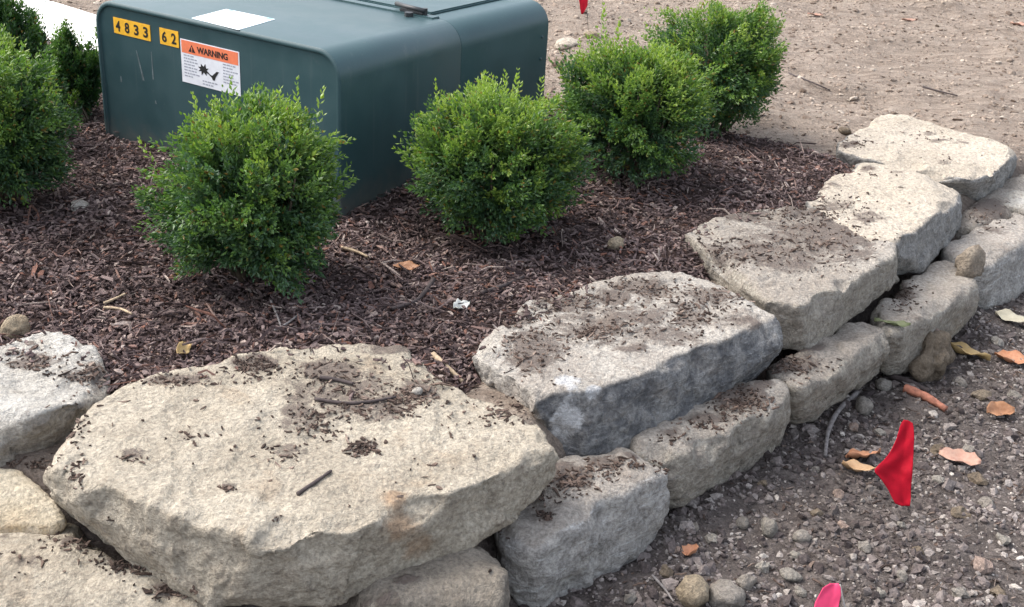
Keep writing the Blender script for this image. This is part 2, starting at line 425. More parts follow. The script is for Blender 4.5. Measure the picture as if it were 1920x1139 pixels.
wall = thing('retaining_wall', 'dry stacked two course retaining wall of rough pale boulders round the mulch bed', 'stone wall')
FD = (.70, -.71, .0)
build_stone('stone', [(75, 885), (100, 850), (180, 900), (265, 945), (380, 985), (495, 1012), (620, 990), (700, 980), (770, 962), (850, 880), (920, 842), (1000, 812), (1042, 845)],
            [(108, 838), (180, 762), (262, 712), (430, 668, .005), (570, 652), (735, 648), (800, 668), (855, 715), (930, 762), (1000, 800)],
            [(125, 945), (205, 1022), (250, 1062), (330, 1102), (430, 1150), (600, 1140), (700, 1114), (790, 1083), (885, 1028, -.115), (940, 985, -.10), (1010, 935, -.09), (1042, 888, -.06)], -.148,
            'cream', .0048, 5, .8, 8, .010, parent=wall, scal=46, rust=[(762, 990, -.02, .055), (790, 1040, -.08, .05), (740, 940, 0, .035)], label='largest flat cream stone at the corner of the wall top',
            dirt=[(640, 740, 170, 70, .56), (620, 705, 80, 30, .9), (480, 690, 60, 25, .95), (330, 720, 110, 16, .75), (700, 770, 110, 40, .72), (640, 720, 90, 20, .6), (780, 740, 60, 30, .8), (560, 790, 60, 40, .68),
                  (680, 840, 40, 22, .7), (250, 860, 32, 14, .62), (350, 822, 30, 12, .62), (540, 850, 50, 24, .58), (430, 915, 24, 12, .6), (860, 825, 20, 12, .5), (520, 970, 24, 12, .52), (730, 660, 90, 18, .7)])
build_stone('stone', [(890, 662), (905, 690), (985, 745), (1045, 720, -.005), (1100, 742, -.01), (1200, 706), (1300, 664), (1380, 626), (1452, 590), (1466, 640, -.05)],
            [(908, 640), (955, 598), (1000, 560), (1100, 533), (1180, 518), (1250, 502), (1330, 528), (1400, 562)],
            [(930, 760), (1022, 825), (1058, 872), (1105, 885), (1180, 856), (1300, 780), (1400, 725), (1462, 655, -.12)], -.165,
            'slate', .005, 7, .9, 6, .010, side_dir=(.74, -.67, -.05), parent=wall, pale=[(1060, 735, -.015, .045), (1060, 790, -.06, .05), (1075, 840, -.10, .03), (1120, 735, 0, .03)], label='cap stone with dark blue grey broken front face',
            dirt=[(1170, 610, 240, 70, .60), (1000, 660, 80, 60, .8), (1120, 625, 70, 24, .95), (960, 600, 60, 30, .8), (1060, 570, 90, 26, .8), (1200, 545, 80, 24, .82), (1290, 600, 60, 40, .72), (1330, 560, 80, 26, .72), (1220, 600, 60, 24, .7), (1180, 660, 60, 14, .7), (1270, 640, 70, 26, .66), (1150, 560, 60, 20, .8), (1390, 600, 60, 26, .6)])
build_stone('stone', [(1395, 520), (1440, 562), (1500, 572), (1560, 545), (1620, 515), (1678, 480)],
            [(1285, 440), (1345, 408), (1440, 392), (1560, 388), (1640, 428), (1672, 455)],
            [(1400, 560), (1465, 655), (1512, 662), (1590, 610), (1660, 560), (1682, 528)], -.13,
            'grey', .006, 12, .8, 6, .014, parent=wall, label='grey cap stone thickly smeared with brown soil between dark and pale cap stones',
            dirt=[(1500, 450, 190, 70, .60), (1450, 480, 150, 40, .70), (1560, 440, 110, 50, .85), (1520, 400, 90, 20, .8), (1340, 480, 60, 30, .7), (1400, 410, 70, 18, .7), (1480, 500, 80, 24, .72), (1600, 480, 80, 26, .62)])
build_stone('stone', [(1600, 430), (1650, 470), (1690, 455), (1740, 415), (1788, 375)],
            [(1510, 380), (1558, 330), (1620, 304), (1700, 308), (1760, 322), (1785, 348)],
            [(1660, 520), (1722, 514), (1770, 470), (1796, 425), (1806, 385)], -.13,
            'pale', .0075, 15, .9, 6, .014, parent=wall, label='bright pale cap stone with chalky white broken end',
            dirt=[(1560, 385, 60, 18, .62), (1625, 320, 24, 10, .8), (1680, 330, 24, 10, .6), (1620, 410, 60, 22, .62), (1560, 350, 40, 12, .5)])
build_stone('stone', [(1574, 282), (1680, 308), (1745, 322), (1775, 340), (1835, 335), (1872, 320), (1908, 286)],
            [(1570, 274), (1602, 250), (1650, 220), (1702, 217), (1790, 240), (1870, 261)],
            [(1600, 305), (1745, 350), (1790, 378), (1812, 392), (1832, 396), (1872, 374), (1892, 332)], -.15,
            'pale', .0075, 19, .8, 6, .014, parent=wall, label='large pale cap stone at the far end beside the dirt',
            dirt=[(1740, 252, 18, 8, .62), (1800, 268, 26, 8, .6), (1760, 264, 26, 7, .6), (1690, 235, 24, 8, .5), (1770, 310, 24, 8, .62), (1590, 272, 30, 8, .8), (1690, 298, 14, 6, .5)])
build_stone('stone', [(-90, 790), (0, 782), (80, 785), (125, 770), (185, 735)],
            [(-90, 690), (0, 652), (90, 626), (165, 643), (192, 685), (196, 715)],
            [(-90, 905), (0, 893), (55, 878), (100, 850), (150, 795)], -.12,
            'bluish', .006, 23, 1.0, 6, .013, parent=wall, scal=10, label='whitish cap stone left of the large corner stone',
            dirt=[(60, 685, 70, 22, .72), (180, 700, 40, 26, .8), (140, 710, 40, 14, .7), (60, 650, 14, 8, .7), (150, 655, 14, 10, .5), (10, 660, 40, 12, .5)])
build_stone('stone', [(-520, 800), (-330, 830), (-190, 830), (-120, 800)], [(-520, 700), (-330, 665), (-180, 660), (-110, 700)],
            [(-520, 900), (-330, 915), (-180, 915), (-120, 880)], -.12, 'grey', .010, 67, .9, 5, .014, parent=wall, label='grey cap stone outside the left edge of the photo')
build_stone('stone', [(-620, 1000, -.16), (-300, 1010, -.16), (-110, 1010, -.16)], [(-620, 930, -.16), (-300, 930, -.16), (-110, 930, -.16)],
            [(-620, 1230), (-300, 1240), (-120, 1240)], -.30, 'cream', .012, 69, .9, 5, .014, parent=wall, label='lower course stone outside the left edge of the photo')
# lower course
LZ = -.13
build_stone('stone', [(-80, 1050, -.17), (40, 1030, -.17), (120, 1010, -.165), (240, 1055, -.15), (330, 1095, -.16), (420, 1160, -.16)],
            [(-80, 985, -.17), (120, 985, -.165), (350, 1065, -.15)], [(-80, 1300), (420, 1300)], -.30,
            'cream', .009, 29, 1.0, 4, .014, parent=wall, grow=.011, label='broad cream lower course slab under the large corner stone',
            dirt=[(150, 1020, 60, 18, .75, -.15), (240, 1060, 60, 16, .9, -.15), (330, 1105, 60, 16, .8, -.15), (50, 1050, 40, 14, .55, -.15), (0, 1010, 40, 14, .55, -.15)])
build_stone('stone', [(690, 1140, LZ), (800, 1085, LZ), (890, 1025, LZ), (928, 1040, LZ), (946, 1090, LZ), (946, 1150, -.16)],
            [(690, 1080, LZ), (850, 1000, LZ), (900, 1000, LZ)], [(600, 1240), (800, 1240), (945, 1240)], -.31,
            'brownish', .009, 31, .9, 4, .014, parent=wall, grow=.012, label='brownish lower course stone below the overhanging right end of corner stone',
            dirt=[(700, 1130, 60, 14, .6, LZ), (760, 1100, 60, 10, .7, LZ)])
build_stone('stone', [(920, 1000, -.15), (945, 985, -.14), (1000, 1030, -.15), (1060, 985, -.14), (1120, 955, -.135), (1180, 915, -.135), (1235, 890, -.14), (1246, 930, -.19)],
            [(950, 950, LZ), (1010, 890, LZ), (1110, 850, LZ), (1185, 845, LZ), (1225, 870, LZ)],
            [(955, 1139), (1010, 1150), (1060, 1130), (1130, 1085), (1200, 1030), (1244, 965)], -.29,
            'striped', .006, 37, 1.1, 6, .014, parent=wall, grow=.011, label='lower course stone with white streaks running along its front',
            dirt=[(1060, 905, 70, 30, .95, LZ), (1130, 880, 50, 20, .8, LZ), (1025, 970, 20, 14, .8, LZ), (1000, 920, 40, 30, .8, LZ), (970, 1040, 18, 10, .4, LZ), (1180, 870, 30, 12, .7, LZ)])
build_stone('stone', [(1190, 850, LZ), (1245, 885, -.15), (1300, 855, LZ), (1350, 825, LZ), (1410, 800, LZ), (1445, 765, LZ), (1470, 745, -.14), (1472, 775, -.18)],
            [(1200, 825, LZ), (1290, 770, LZ), (1380, 715, LZ), (1440, 715, LZ), (1462, 730, LZ)],
            [(1250, 945), (1285, 950), (1340, 918), (1400, 870), (1440, 825), (1468, 795)], -.29,
            'grey', .0065, 41, 1.1, 6, .014, parent=wall, grow=.011, label='grey lower course stone in the middle with dark mulch lying in its hollow',
            dirt=[(1385, 755, 70, 34, 1.0, LZ), (1320, 795, 60, 14, .8, LZ), (1260, 825, 40, 14, .7, LZ), (1430, 735, 30, 14, .9, LZ)])
build_stone('stone', [(1450, 715, LZ), (1490, 735, LZ), (1550, 690, LZ), (1600, 665, LZ), (1650, 625, LZ), (1658, 660, -.17)],
            [(1440, 690, LZ), (1500, 655, LZ), (1590, 605, LZ), (1630, 600, LZ)],
            [(1470, 775), (1505, 782), (1560, 750), (1610, 700), (1655, 690)], -.27,
            'grey', .0075, 43, 1.1, 5, .014, parent=wall, grow=.011, label='fibrous looking lower course stone left of the stone with green moss',
            dirt=[(1480, 690, 70, 26, .9, LZ), (1520, 660, 50, 14, .8, LZ)])
build_stone('stone', [(1650, 625, LZ), (1680, 620, LZ), (1720, 600, LZ), (1770, 575, LZ), (1826, 532, LZ), (1826, 565, -.18)],
            [(1640, 580, LZ), (1700, 530, LZ), (1760, 488, LZ), (1800, 500, LZ)],
            [(1660, 700), (1690, 695), (1740, 660), (1790, 620), (1824, 588)], -.28,
            'grey', .0075, 47, .8, 5, .014, parent=wall, grow=.011, label='blocky lower course stone with flat buff top and mossy corner',
            dirt=[(1690, 560, 40, 24, .8, LZ), (1680, 540, 30, 20, .8, LZ), (1690, 600, 60, 8, .4, LZ)])
build_stone('stone', [(1800, 500, LZ), (1835, 500, LZ), (1870, 470, LZ), (1920, 440, LZ), (1990, 420, LZ), (2000, 450, -.2)],
            [(1770, 465, LZ), (1830, 450, LZ), (1880, 410, LZ), (1960, 390, LZ)],
            [(1828, 585), (1860, 575), (1920, 545), (2000, 500)], -.28,
            'striped', .011, 53, 1.0, 5, .014, parent=wall, grow=.011, label='lower course stone at the right edge with chalky streaked face',
            dirt=[(1860, 440, 50, 16, .5, LZ)])
build_stone('stone', [(1800, 440, LZ), (1850, 430, LZ), (1900, 405, LZ), (1925, 385, LZ)],
            [(1790, 420, LZ), (1830, 395, LZ), (1880, 340, -.08), (1925, 330, -.08)],
            [(1800, 480), (1850, 470), (1925, 440)], -.24,
            'grey', .011, 59, 1.0, 5, .014, parent=wall, grow=.011, label='soil covered lower course stone beneath the far end cap stone',
            dirt=[(1850, 410, 60, 26, .8, LZ)])
build_stone('stone', [(1880, 385, -.10), (1930, 400, -.10), (2000, 410, -.10)], [(1885, 345, -.08), (1915, 325, -.08), (1990, 310, -.08)],
            [(1890, 420), (1990, 440)], -.24, 'bluish', .011, 61, 1.0, 4, .014, parent=wall, label='bluish white stone peeping out beyond the far end cap stone')

V0, F0, off = [], [], 0
for V_, F_ in STONE_GEO + [(GV, GF), (BV, BF)]:
    V0.append(V_); F0.append(F_ + off); off += len(V_)
NST = sum(len(f) for _, f in STONE_GEO)
BVH = BVHTree.FromPolygons(np.concatenate(V0).tolist(), np.concatenate(F0).tolist())
def drop(x, y):
    """what lies under (x, y): height, normal, and whether it is a stone"""
    h = BVH.ray_cast(Vector((x, y, 1.0)), Vector((0, 0, -1)))
    return (h[0].z, h[1], h[2] < NST) if h[0] else (0., Vector((0, 0, 1)), False)
def hit(px, py):
    h = BVH.ray_cast(Vector((0, 0, CAM_H)), Vector(ray(px, py)).normalized())
    return np.array(h[0])

# ------------------------------------------------------------------ mulch chips
def chips(n, L, Wd, T, rng, tilt, pos):
    k = 3; t_ = np.array([-.5, 0, .5])
    L = rng.lognormal(np.log(L), .45, n); Wd = rng.lognormal(np.log(Wd), .4, n); T = T * rng.uniform(.5, 1.5, n)
    bend = rng.normal(0, .12, n) * L; v = np.zeros((n, 12, 3))
    for i, s in enumerate(t_):
        wsc = (1.0 if i == 1 else .55) * rng.uniform(.6, 1.2, n); off_ = rng.normal(0, .2, n) * Wd
        for j, (a, b) in enumerate(((-.5, -.5), (.5, -.5), (.5, .5), (-.5, .5))):
            v[:, i * 4 + j, 0] = s * L + rng.normal(0, .06, n) * L; v[:, i * 4 + j, 1] = a * Wd * wsc + off_
            v[:, i * 4 + j, 2] = b * T + (bend if i == 1 else 0)
    Rm = rotmats(n, tilt, rng); v = np.einsum('nij,nkj->nki', Rm, v) + pos[:, None, :]
    f = []
    for i in range(2):
        for j in range(4):
            f.append((i * 4 + j, i * 4 + (j + 1) % 4, i * 4 + 4 + (j + 1) % 4, i * 4 + 4 + j))
    f += [(3, 2, 1, 0), (8, 9, 10, 11)]
    F_ = (np.array(f)[None] + (np.arange(n) * 12)[:, None, None]).reshape(-1, 4)
    return v.reshape(-1, 3), F_
def island_mat(name, stops, rough=.85, bumpd=.003, scale=160, spec=.3):
    t = NT(name); g = t.n('NewGeometry').outputs['Random Per Island']
    cr = t.n('ValToRGB', {'Fac': g}); el = cr.color_ramp.elements
    el[0].position, el[0].color = stops[0][0], (*stops[0][1], 1); el[1].position, el[1].color = stops[-1][0], (*stops[-1][1], 1)
    for p_, c_ in stops[1:-1]:
        e_ = el.new(p_); e_.color = (*c_, 1)
    v = t.n('TexCoord').outputs['Object']; n = t.noise(v, scale, 3, .7)
    c = t.mix(t.rng(n, .25, .75), t.mix(1., cr.outputs[0], (.6, .6, .6), 'MULTIPLY'), t.mix(1., cr.outputs[0], (1.35, 1.33, 1.3), 'MULTIPLY'))
    pt = t.noise(v, 3.5, 4, .6); c = t.mix(t.rng(pt, .35, .65), t.mix(1., c, (.74, .72, .71), 'MULTIPLY'), t.mix(1., c, (1.2, 1.2, 1.2), 'MULTIPLY'))
    return t.set(Base_Color=c, Roughness=rough, Specular_IOR_Level=spec, Normal=t.bump(n, bumpd))
M['mulch'] = island_mat('mulch', [(0, (.040, .027, .026)), (.3, (.090, .062, .060)), (.55, (.145, .105, .100)), (.78, (.215, .165, .155)), (.87, (.18, .085, .06)), (.94, (.26, .20, .175)), (1, (.38, .32, .285))])
M['crumb'] = island_mat('crumb', [(0, (.035, .023, .018)), (.5, (.085, .058, .046)), (.85, (.15, .108, .086)), (1, (.26, .205, .17))])

CAB_YAW = 2.586; cfx = np.array([math.cos(CAB_YAW), math.sin(CAB_YAW)]); csx = np.array([cfx[1], -cfx[0]])
CAB_TR = np.array([-.469, 2.970]); CAB_W, CAB_D, CAB_H = .932, 1.015, .4026
def in_cab(xy, mrg=0):
    q_ = xy - CAB_TR; a = q_ @ cfx; b = q_ @ csx
    return (a > mrg) & (a < CAB_W - mrg) & (b > mrg) & (b < CAB_D - mrg)
def scatter_bed(n, rng, emin=0.0):
    out = []
    while sum(map(len, out)) < n:
        xy = np.c_[rng.uniform(-2.9, 1.2, n), rng.uniform(1.7, 5.4, n)]
        dist = np.hypot(xy[:, 0], xy[:, 1]); kp = rng.random(n) < np.clip((2.6 / dist) ** 1.6, 0, 1)
        kp &= (poly_dist(xy, BED) + .05 * fbm(np.c_[xy * 5, xy[:, 0] * 0], 2, 77) > emin) & ~in_cab(xy, .02)
        kp &= np.abs(xy[:, 0]) < .52 * xy[:, 1] + .75
        out.append(xy[kp])
    return np.concatenate(out)[:n]
def settle(xy, rng, lift, over=.012, rare=.0):
    d = wall_dist(xy); z = bed_z(xy); keep = np.ones(len(xy), bool)
    for i in np.nonzero(d < .75)[0]:
        zz, nn, st = drop(xy[i, 0], xy[i, 1])
        if st:
            if zz > z[i] + over + rng.exponential(.006) and rng.random() > rare: keep[i] = False
            else: z[i] = max(z[i], zz)
    p = np.c_[xy, z + lift]; return p[keep]
r1 = np.random.default_rng(2)
xy = scatter_bed(27000, r1); p = settle(xy, r1, r1.uniform(.0, .010, len(xy)))
v1, f1 = chips(len(p), .0155, .0078, .003, r1, .32, p)
xy = scatter_bed(45000, r1); p = settle(xy, r1, r1.uniform(.0, .013, len(xy)), .016)
v2, f2 = chips(len(p), .0105, .0042, .0026, r1, .42, p)
xy = scatter_bed(3200, r1); p = settle(xy, r1, r1.uniform(.010, .020, len(xy)))
v3, f3 = chips(len(p), .045, .0022, .002, r1, .2, p)
link('mulch', mesh_np('mulch', np.concatenate([v1, v2, v3]), np.concatenate([f1, f2 + len(v1), f3 + len(v1) + len(v2)]), M['mulch'], False),
     kind='stuff', label='shredded dark brown bark mulch covering the planting bed', category='mulch')

# crumbs of soil and bark lying on the stones
DEB = [(620, 705, 70, 24, 90), (480, 690, 50, 22, 130), (330, 715, 90, 14, 80), (700, 765, 100, 30, 120), (770, 745, 50, 26, 150), (590, 800, 60, 40, 90), (680, 840, 36, 18, 60), (250, 858, 26, 10, 14),
       (350, 820, 26, 9, 14), (530, 855, 50, 20, 26), (430, 915, 18, 8, 16), (520, 972, 16, 9, 6), (860, 800, 30, 30, 8), (620, 740, 120, 60, 50), (430, 800, 200, 80, 22), (700, 900, 200, 60, 16),
       (1000, 660, 80, 50, 150), (1120, 625, 60, 18, 130), (960, 600, 60, 26, 130), (1060, 565, 90, 22, 150), (1200, 545, 90, 26, 140), (1300, 590, 70, 40, 120), (1350, 560, 60, 24, 80), (1200, 610, 120, 40, 80),
       (1450, 480, 140, 36, 200), (1550, 440, 110, 44, 220), (1500, 402, 100, 16, 120), (1340, 480, 60, 40, 120), (1600, 385, 70, 20, 40), (1620, 330, 60, 16, 14), (1740, 258, 70, 22, 22), (1770, 305, 60, 14, 8), (1600, 268, 30, 12, 40),
       (60, 685, 60, 18, 60), (180, 705, 36, 26, 70), (140, 710, 40, 14, 30), (20, 660, 60, 18, 12), (120, 660, 60, 24, 10), (1060, 905, 60, 26, 170), (1140, 880, 50, 18, 70), (1000, 930, 30, 30, 50), (1025, 970, 14, 10, 24), (1180, 868, 30, 10, 20),
       (1385, 755, 60, 30, 240), (1320, 795, 50, 12, 50), (1260, 825, 40, 10, 24), (1480, 690, 60, 22, 160), (1690, 560, 36, 20, 70), (1680, 545, 26, 16, 40), (150, 1020, 60, 14, 70), (240, 1060, 60, 14, 130), (330, 1105, 60, 14, 80), (50, 1050, 60, 30, 14), (300, 1120, 60, 14, 10),
       (1850, 410, 50, 22, 60), (940, 770, 60, 30, 80), (850, 700, 60, 30, 120), (1750, 560, 50, 30, 10), (110, 800, 60, 20, 60), (140, 790, 30, 40, 80), (210, 990, 40, 30, 40), (60, 870, 60, 14, 60), (140, 900, 20, 40, 40), (930, 1010, 20, 40, 30), (1240, 880, 16, 30, 30), (1470, 780, 16, 20, 20), (1650, 690, 20, 20, 20)]
pts = []
for px, py, rx, ry, n in DEB:
    for _ in range(int(n * 1.0)):
        h = BVH.ray_cast(Vector((0, 0, CAM_H)), Vector(ray(px + random.gauss(0, rx * .55), py + random.gauss(0, ry * .55))).normalized())
        if h[0] and h[1].z > .55: pts.append((h[0].x, h[0].y, h[0].z + .0015))
p = np.array(pts); k = r1.random(len(p)) < .33
v1, f1 = chips(int(k.sum()), .013, .0042, .0022, r1, .22, p[k]); v2, f2 = chips(int((~k).sum()), .0042, .0030, .0022, r1, .35, p[~k])
link('bark_crumbs', mesh_np('bark_crumbs', np.concatenate([v1, v2]), np.concatenate([f1, f2 + len(v1)]), M['crumb'], False),
     kind='stuff', label='dark crumbs of bark and soil lying on the wall stones', category='debris')

# ------------------------------------------------------------------ gravel and crumbs on the bare soil
ico = bmesh.new(); bmesh.ops.create_icosphere(ico, subdivisions=1, radius=1); ico.verts.ensure_lookup_table()
IV = np.array([x.co for x in ico.verts]); IF = np.array([[x.index for x in f.verts] for f in ico.faces]); ico.free()
def pebbles(pos, size, rng, flat=.65, rough=.22):
    n = len(pos); s = size[:, None] * rng.uniform(.65, 1.25, (n, 3)) * np.array([1, 1, flat])
    v = IV[None] * s[:, None, :] * (1 + rng.normal(0, rough, (n, len(IV), 1)))
    v = np.einsum('nij,nkj->nki', rotmats(n, .3, rng), v) + pos[:, None, :]
    return v.reshape(-1, 3), (IF[None] + (np.arange(n) * len(IV))[:, None, None]).reshape(-1, 3)
M['gravel'] = island_mat('gravel', [(0, (.06, .05, .046)), (.45, (.14, .122, .112)), (.72, (.22, .195, .178)), (.9, (.31, .28, .255)), (1, (.44, .41, .37))], .9, .003, 120)
M['crumb2'] = island_mat('soil crumb', [(0, (.050, .040, .039)), (.5, (.125, .104, .098)), (.85, (.205, .178, .167)), (1, (.31, .28, .26))], .95, .004, 140)
M['clod'] = island_mat('clod', [(0, (.15, .11, .085)), (.5, (.28, .225, .18)), (.8, (.36, .30, .245)), (1, (.44, .385, .325))], .92, .003, 120)
def ground_pts(n, rng, x0, x1, y0, y1, front):
    xy = np.c_[rng.uniform(x0, x1, n), rng.uniform(y0, y1, n)]; d = wall_dist(xy)
    ok = (d < .03) if front else (d > .12) & (poly_dist(xy, BED) < .0)
    ok &= np.abs(xy[:, 0]) < .52 * xy[:, 1] + .8
    xy = xy[ok]; return np.c_[xy, ground_z(xy)]
r2 = np.random.default_rng(8)
p = ground_pts(50000, r2, 0, 2.7, 1.3, 4.3, True); s = np.minimum(r2.lognormal(np.log(.0034), .5, len(p)), .0125)
va, fa = pebbles(p, s, r2)
link('gravel', mesh_np('gravel', va, fa, M['gravel'], False), kind='stuff', label='grey crumbly gravel strewn over the dark soil in front of the wall', category='gravel')
p = ground_pts(42000, r2, -3.2, 4.2, 3.4, 7.8, False); s = np.minimum(r2.lognormal(np.log(.0048), .52, len(p)), .02)
va, fa = pebbles(p, s, r2, .5)
link('dirt_clods', mesh_np('dirt_clods', va, fa, M['clod'], False), kind='stuff', label='small dry clods strewn over the tan dirt behind the bed', category='dirt')
p = ground_pts(84000, r2, 0, 2.7, 1.3, 4.3, True); s = np.minimum(r2.lognormal(np.log(.0042), .55, len(p)), .016)
pk = fbm(np.c_[p[:, :2] * 5, p[:, 2] * 0], 3, 44) + .35 * r2.normal(size=len(p)) > -.15
va, fa = pebbles(p[pk], s[pk], r2, .75, .3)
link('soil_crumbs', mesh_np('soil_crumbs', va, fa, M['crumb2'], False), kind='stuff', label='dark crumbly soil lumps on the ground in front of the wall', category='soil')
# bits of bark and straw on the front soil
p = ground_pts(4200, r2, 0, 2.7, 1.3, 4.3, True); p[:, 2] += .003
va, fa = chips(len(p), .014, .003, .002, r2, .25, p)
link('soil_litter', mesh_np('soil_litter', va, fa, M['crumb'], False), kind='stuff', label='bark slivers mixed in the soil in front of the wall', category='debris')

# ------------------------------------------------------------------ transformer cabinet
t = NT('cabinet paint'); v = t.obj(rnd=False)
n1 = t.noise(v, 9, 5, .6); vs = t.n('Mapping', {'Vector': v, 'Scale': (30, 30, 1.6)}).outputs[0]; n2 = t.noise(vs, 1.2, 5, .6); n3 = t.noise(v, 240, 2); nz_ = t.n('SeparateXYZ', {0: v}).outputs[2]; n6 = t.noise(v, 26, 6, .7)
c = t.mix(t.rng(n1, .3, .7), (.030, .069, .076), (.039, .083, .090))
c = t.mix(t.rng(n2, .60, .74, 0, .22), c, (.13, .15, .15))
splash = t.math('MULTIPLY', t.rng(t.math('ADD', nz_, t.math('MULTIPLY', n6, .16)), .16, .03), .45)
c = t.mix(splash, c, (.15, .125, .105)); c = t.mix(t.rng(n6, .60, .74, 0, .16), c, (.16, .17, .165))
M['paint'] = t.set(Base_Color=c, Roughness=t.rng(n1, .3, .7, .40, .50), Specular_IOR_Level=.42, Coat_Weight=.12, Coat_Roughness=.35, Normal=t.bump(n3, .0006, .35))
M['yellow'] = plain('plate yellow', (.88, .47, .03), .5, .08)
M['black'] = plain('print black', (.012, .012, .012), .55, .1)
M['orange'] = plain('label orange', (.86, .22, .10), .5, .06)
M['white'] = plain('label white', (.78, .79, .82), .5, .05)
M['greytext'] = plain('label grey print', (.36, .37, .42), .6, .1)
M['paper'] = plain('paper white', (.76, .84, .87), .55, .03)
M['teal'] = plain('paper teal print', (.22, .50, .60), .55, .08)
M['dkmetal'] = plain('dark metal', (.02, .022, .024), .45, .2)
M['scuff'] = plain('scuff', (.12, .15, .155), .6, .3)

cab = thing('transformer_cabinet', 'dark green metal utility cabinet with yellow number plates and orange warning label', 'utility box',
            (CAB_TR[0], CAB_TR[1], 0), rot=(0, 0, CAB_YAW - math.pi))
# local frame: +x runs along the front from the right corner's far side (x from -W to 0), +y into the depth
def prof(inset, r=.074, zb=-.16, seg=9):
    x0, x1, zt = -CAB_W + inset, -inset, CAB_H - inset; rr = r - inset
    o = [(x0, zb)]
    for k in range(seg + 1):
        a = math.pi - k * math.pi / 2 / seg; o.append((x0 + rr + rr * math.cos(a), zt - rr + rr * math.sin(a)))
    for k in range(seg + 1):
        a = math.pi / 2 - k * math.pi / 2 / seg; o.append((x1 - rr + rr * math.cos(a), zt - rr + rr * math.sin(a)))
    o.append((x1, zb)); return o
def loft(rings, cap0=True, cap1=True):
    bm = bmesh.new(); prev = None; first = None
    for dep, ins in rings:
        ring = [bm.verts.new((x, dep, z)) for x, z in prof(ins)]
        if prev:
            for a, b, c_, d_ in zip(prev, prev[1:], ring[1:], ring): bm.faces.new((a, b, c_, d_))
            bm.faces.new((prev[-1], prev[0], ring[0], ring[-1]))
        else: first = ring
        prev = ring
    if cap0: bm.faces.new(first)
    if cap1: bm.faces.new(prev)
    return bm
def autosmooth(o, ang=35):
    me = o.data; bm = bmesh.new(); bm.from_mesh(me)
    for e_ in bm.edges: e_.smooth = not (len(e_.link_faces) == 2 and e_.calc_face_angle(0) > R(ang))
    for f in bm.faces: f.smooth = True
    bm.to_mesh(me); bm.free()
SEAM = .53
hood = link('hood', bm_mesh('hood', loft([(.007, .020), (.0065, .0165), (.001, .013), (0, .0095), (.0008, .005), (.004, .0012), (.010, 0), (SEAM - .003, 0), (SEAM - .0005, .0015), (SEAM, .005)]), M['paint']), cab)
tank = link('tank', bm_mesh('tank', loft([(SEAM + .002, .007), (SEAM + .0025, .003), (SEAM + .008, .0015), (CAB_D - .008, .0015), (CAB_D, .010)]), M['paint']), cab)
for o in (hood, tank): autosmooth(o)
def box(x0, x1, y0, y1, z0, z1, bev=0):
    bm = bmesh.new(); vs = [bm.verts.new((x, y, z)) for z in (z0, z1) for x, y in ((x0, y0), (x1, y0), (x1, y1), (x0, y1))]
    for f in ((3, 2, 1, 0), (4, 5, 6, 7), (0, 1, 5, 4), (1, 2, 6, 5), (2, 3, 7, 6), (3, 0, 4, 7)): bm.faces.new([vs[i] for i in f])
    if bev: bmesh.ops.bevel(bm, geom=bm.edges[:], offset=bev, segments=2, affect='EDGES')
    return bm
# raised rear cover and the fold along the hood's back edge
link('rear_cover', bm_mesh('rear_cover', box(-CAB_W + .10, -.135, SEAM + .03, CAB_D - .04, CAB_H - .004, CAB_H + .007, .004), M['paint']), cab)
link('seam_strip', bm_mesh('seam_strip', box(-CAB_W + .09, -.092, SEAM - .020, SEAM + .014, CAB_H - .003, CAB_H + .0045, .002), M['paint']), cab)

Lm = Matrix.Rotation(CAB_YAW - math.pi, 3, 'Z').inverted()
def on_front(px, py):
    """pixel -> (x, z) on the front face"""
    n = np.array([-csx[0], -csx[1], 0.]); o = np.array([0, 0, CAM_H]); d_ = ray(px, py); p0 = np.array([*CAB_TR, 0])
    h_ = o + d_ * (((p0 - o) @ n) / (d_ @ n)); l = Lm @ Vector(h_ - p0); return l.x, l.z
def on_top(px, py):
    l = Lm @ Vector(P(px, py, CAB_H) - np.array([*CAB_TR, 0])); return l.x, l.y
def rect(a, b, c_, d_, f):
    q_ = [f(*a), f(*b), f(*c_), f(*d_)]
    return (q_[0][0] + q_[3][0]) / 2, (q_[1][0] + q_[2][0]) / 2, (q_[0][1] + q_[1][1]) / 2, (q_[2][1] + q_[3][1]) / 2
FACE_Y = .0068
def text_mesh(name, s, x, z, height, width, mat, y):
    cu = bpy.data.curves.new('t', 'FONT'); cu.body = s; cu.extrude = .0003; cu.offset = .03
    o = bpy.data.objects.new('t', cu); COL.objects.link(o)
    me = bpy.data.meshes.new_from_object(o.evaluated_get(bpy.context.evaluated_depsgraph_get()))
    COL.objects.unlink(o); bpy.data.objects.remove(o)
    v = np.array([q_.co for q_ in me.vertices]); lo, hi = v.min(0), v.max(0)
    w_ = np.empty_like(v); w_[:, 0] = x + (v[:, 0] - lo[0]) / (hi[0] - lo[0]) * width - width / 2
    w_[:, 2] = z + (v[:, 1] - lo[1]) / (hi[1] - lo[1]) * height - height / 2; w_[:, 1] = y - .0005 * (v[:, 2] > 0)
    me.vertices.foreach_set('co', w_.astype(np.float32).ravel()); me.materials.append(mat); me.name = name; me.update(); return me
def plate(x0, x1, zt, zb, y, th, mat, name, parent, bev=.0004):
    return link(name, bm_mesh(name, box(x0, x1, y - th, y, zb, zt, bev), mat), parent)
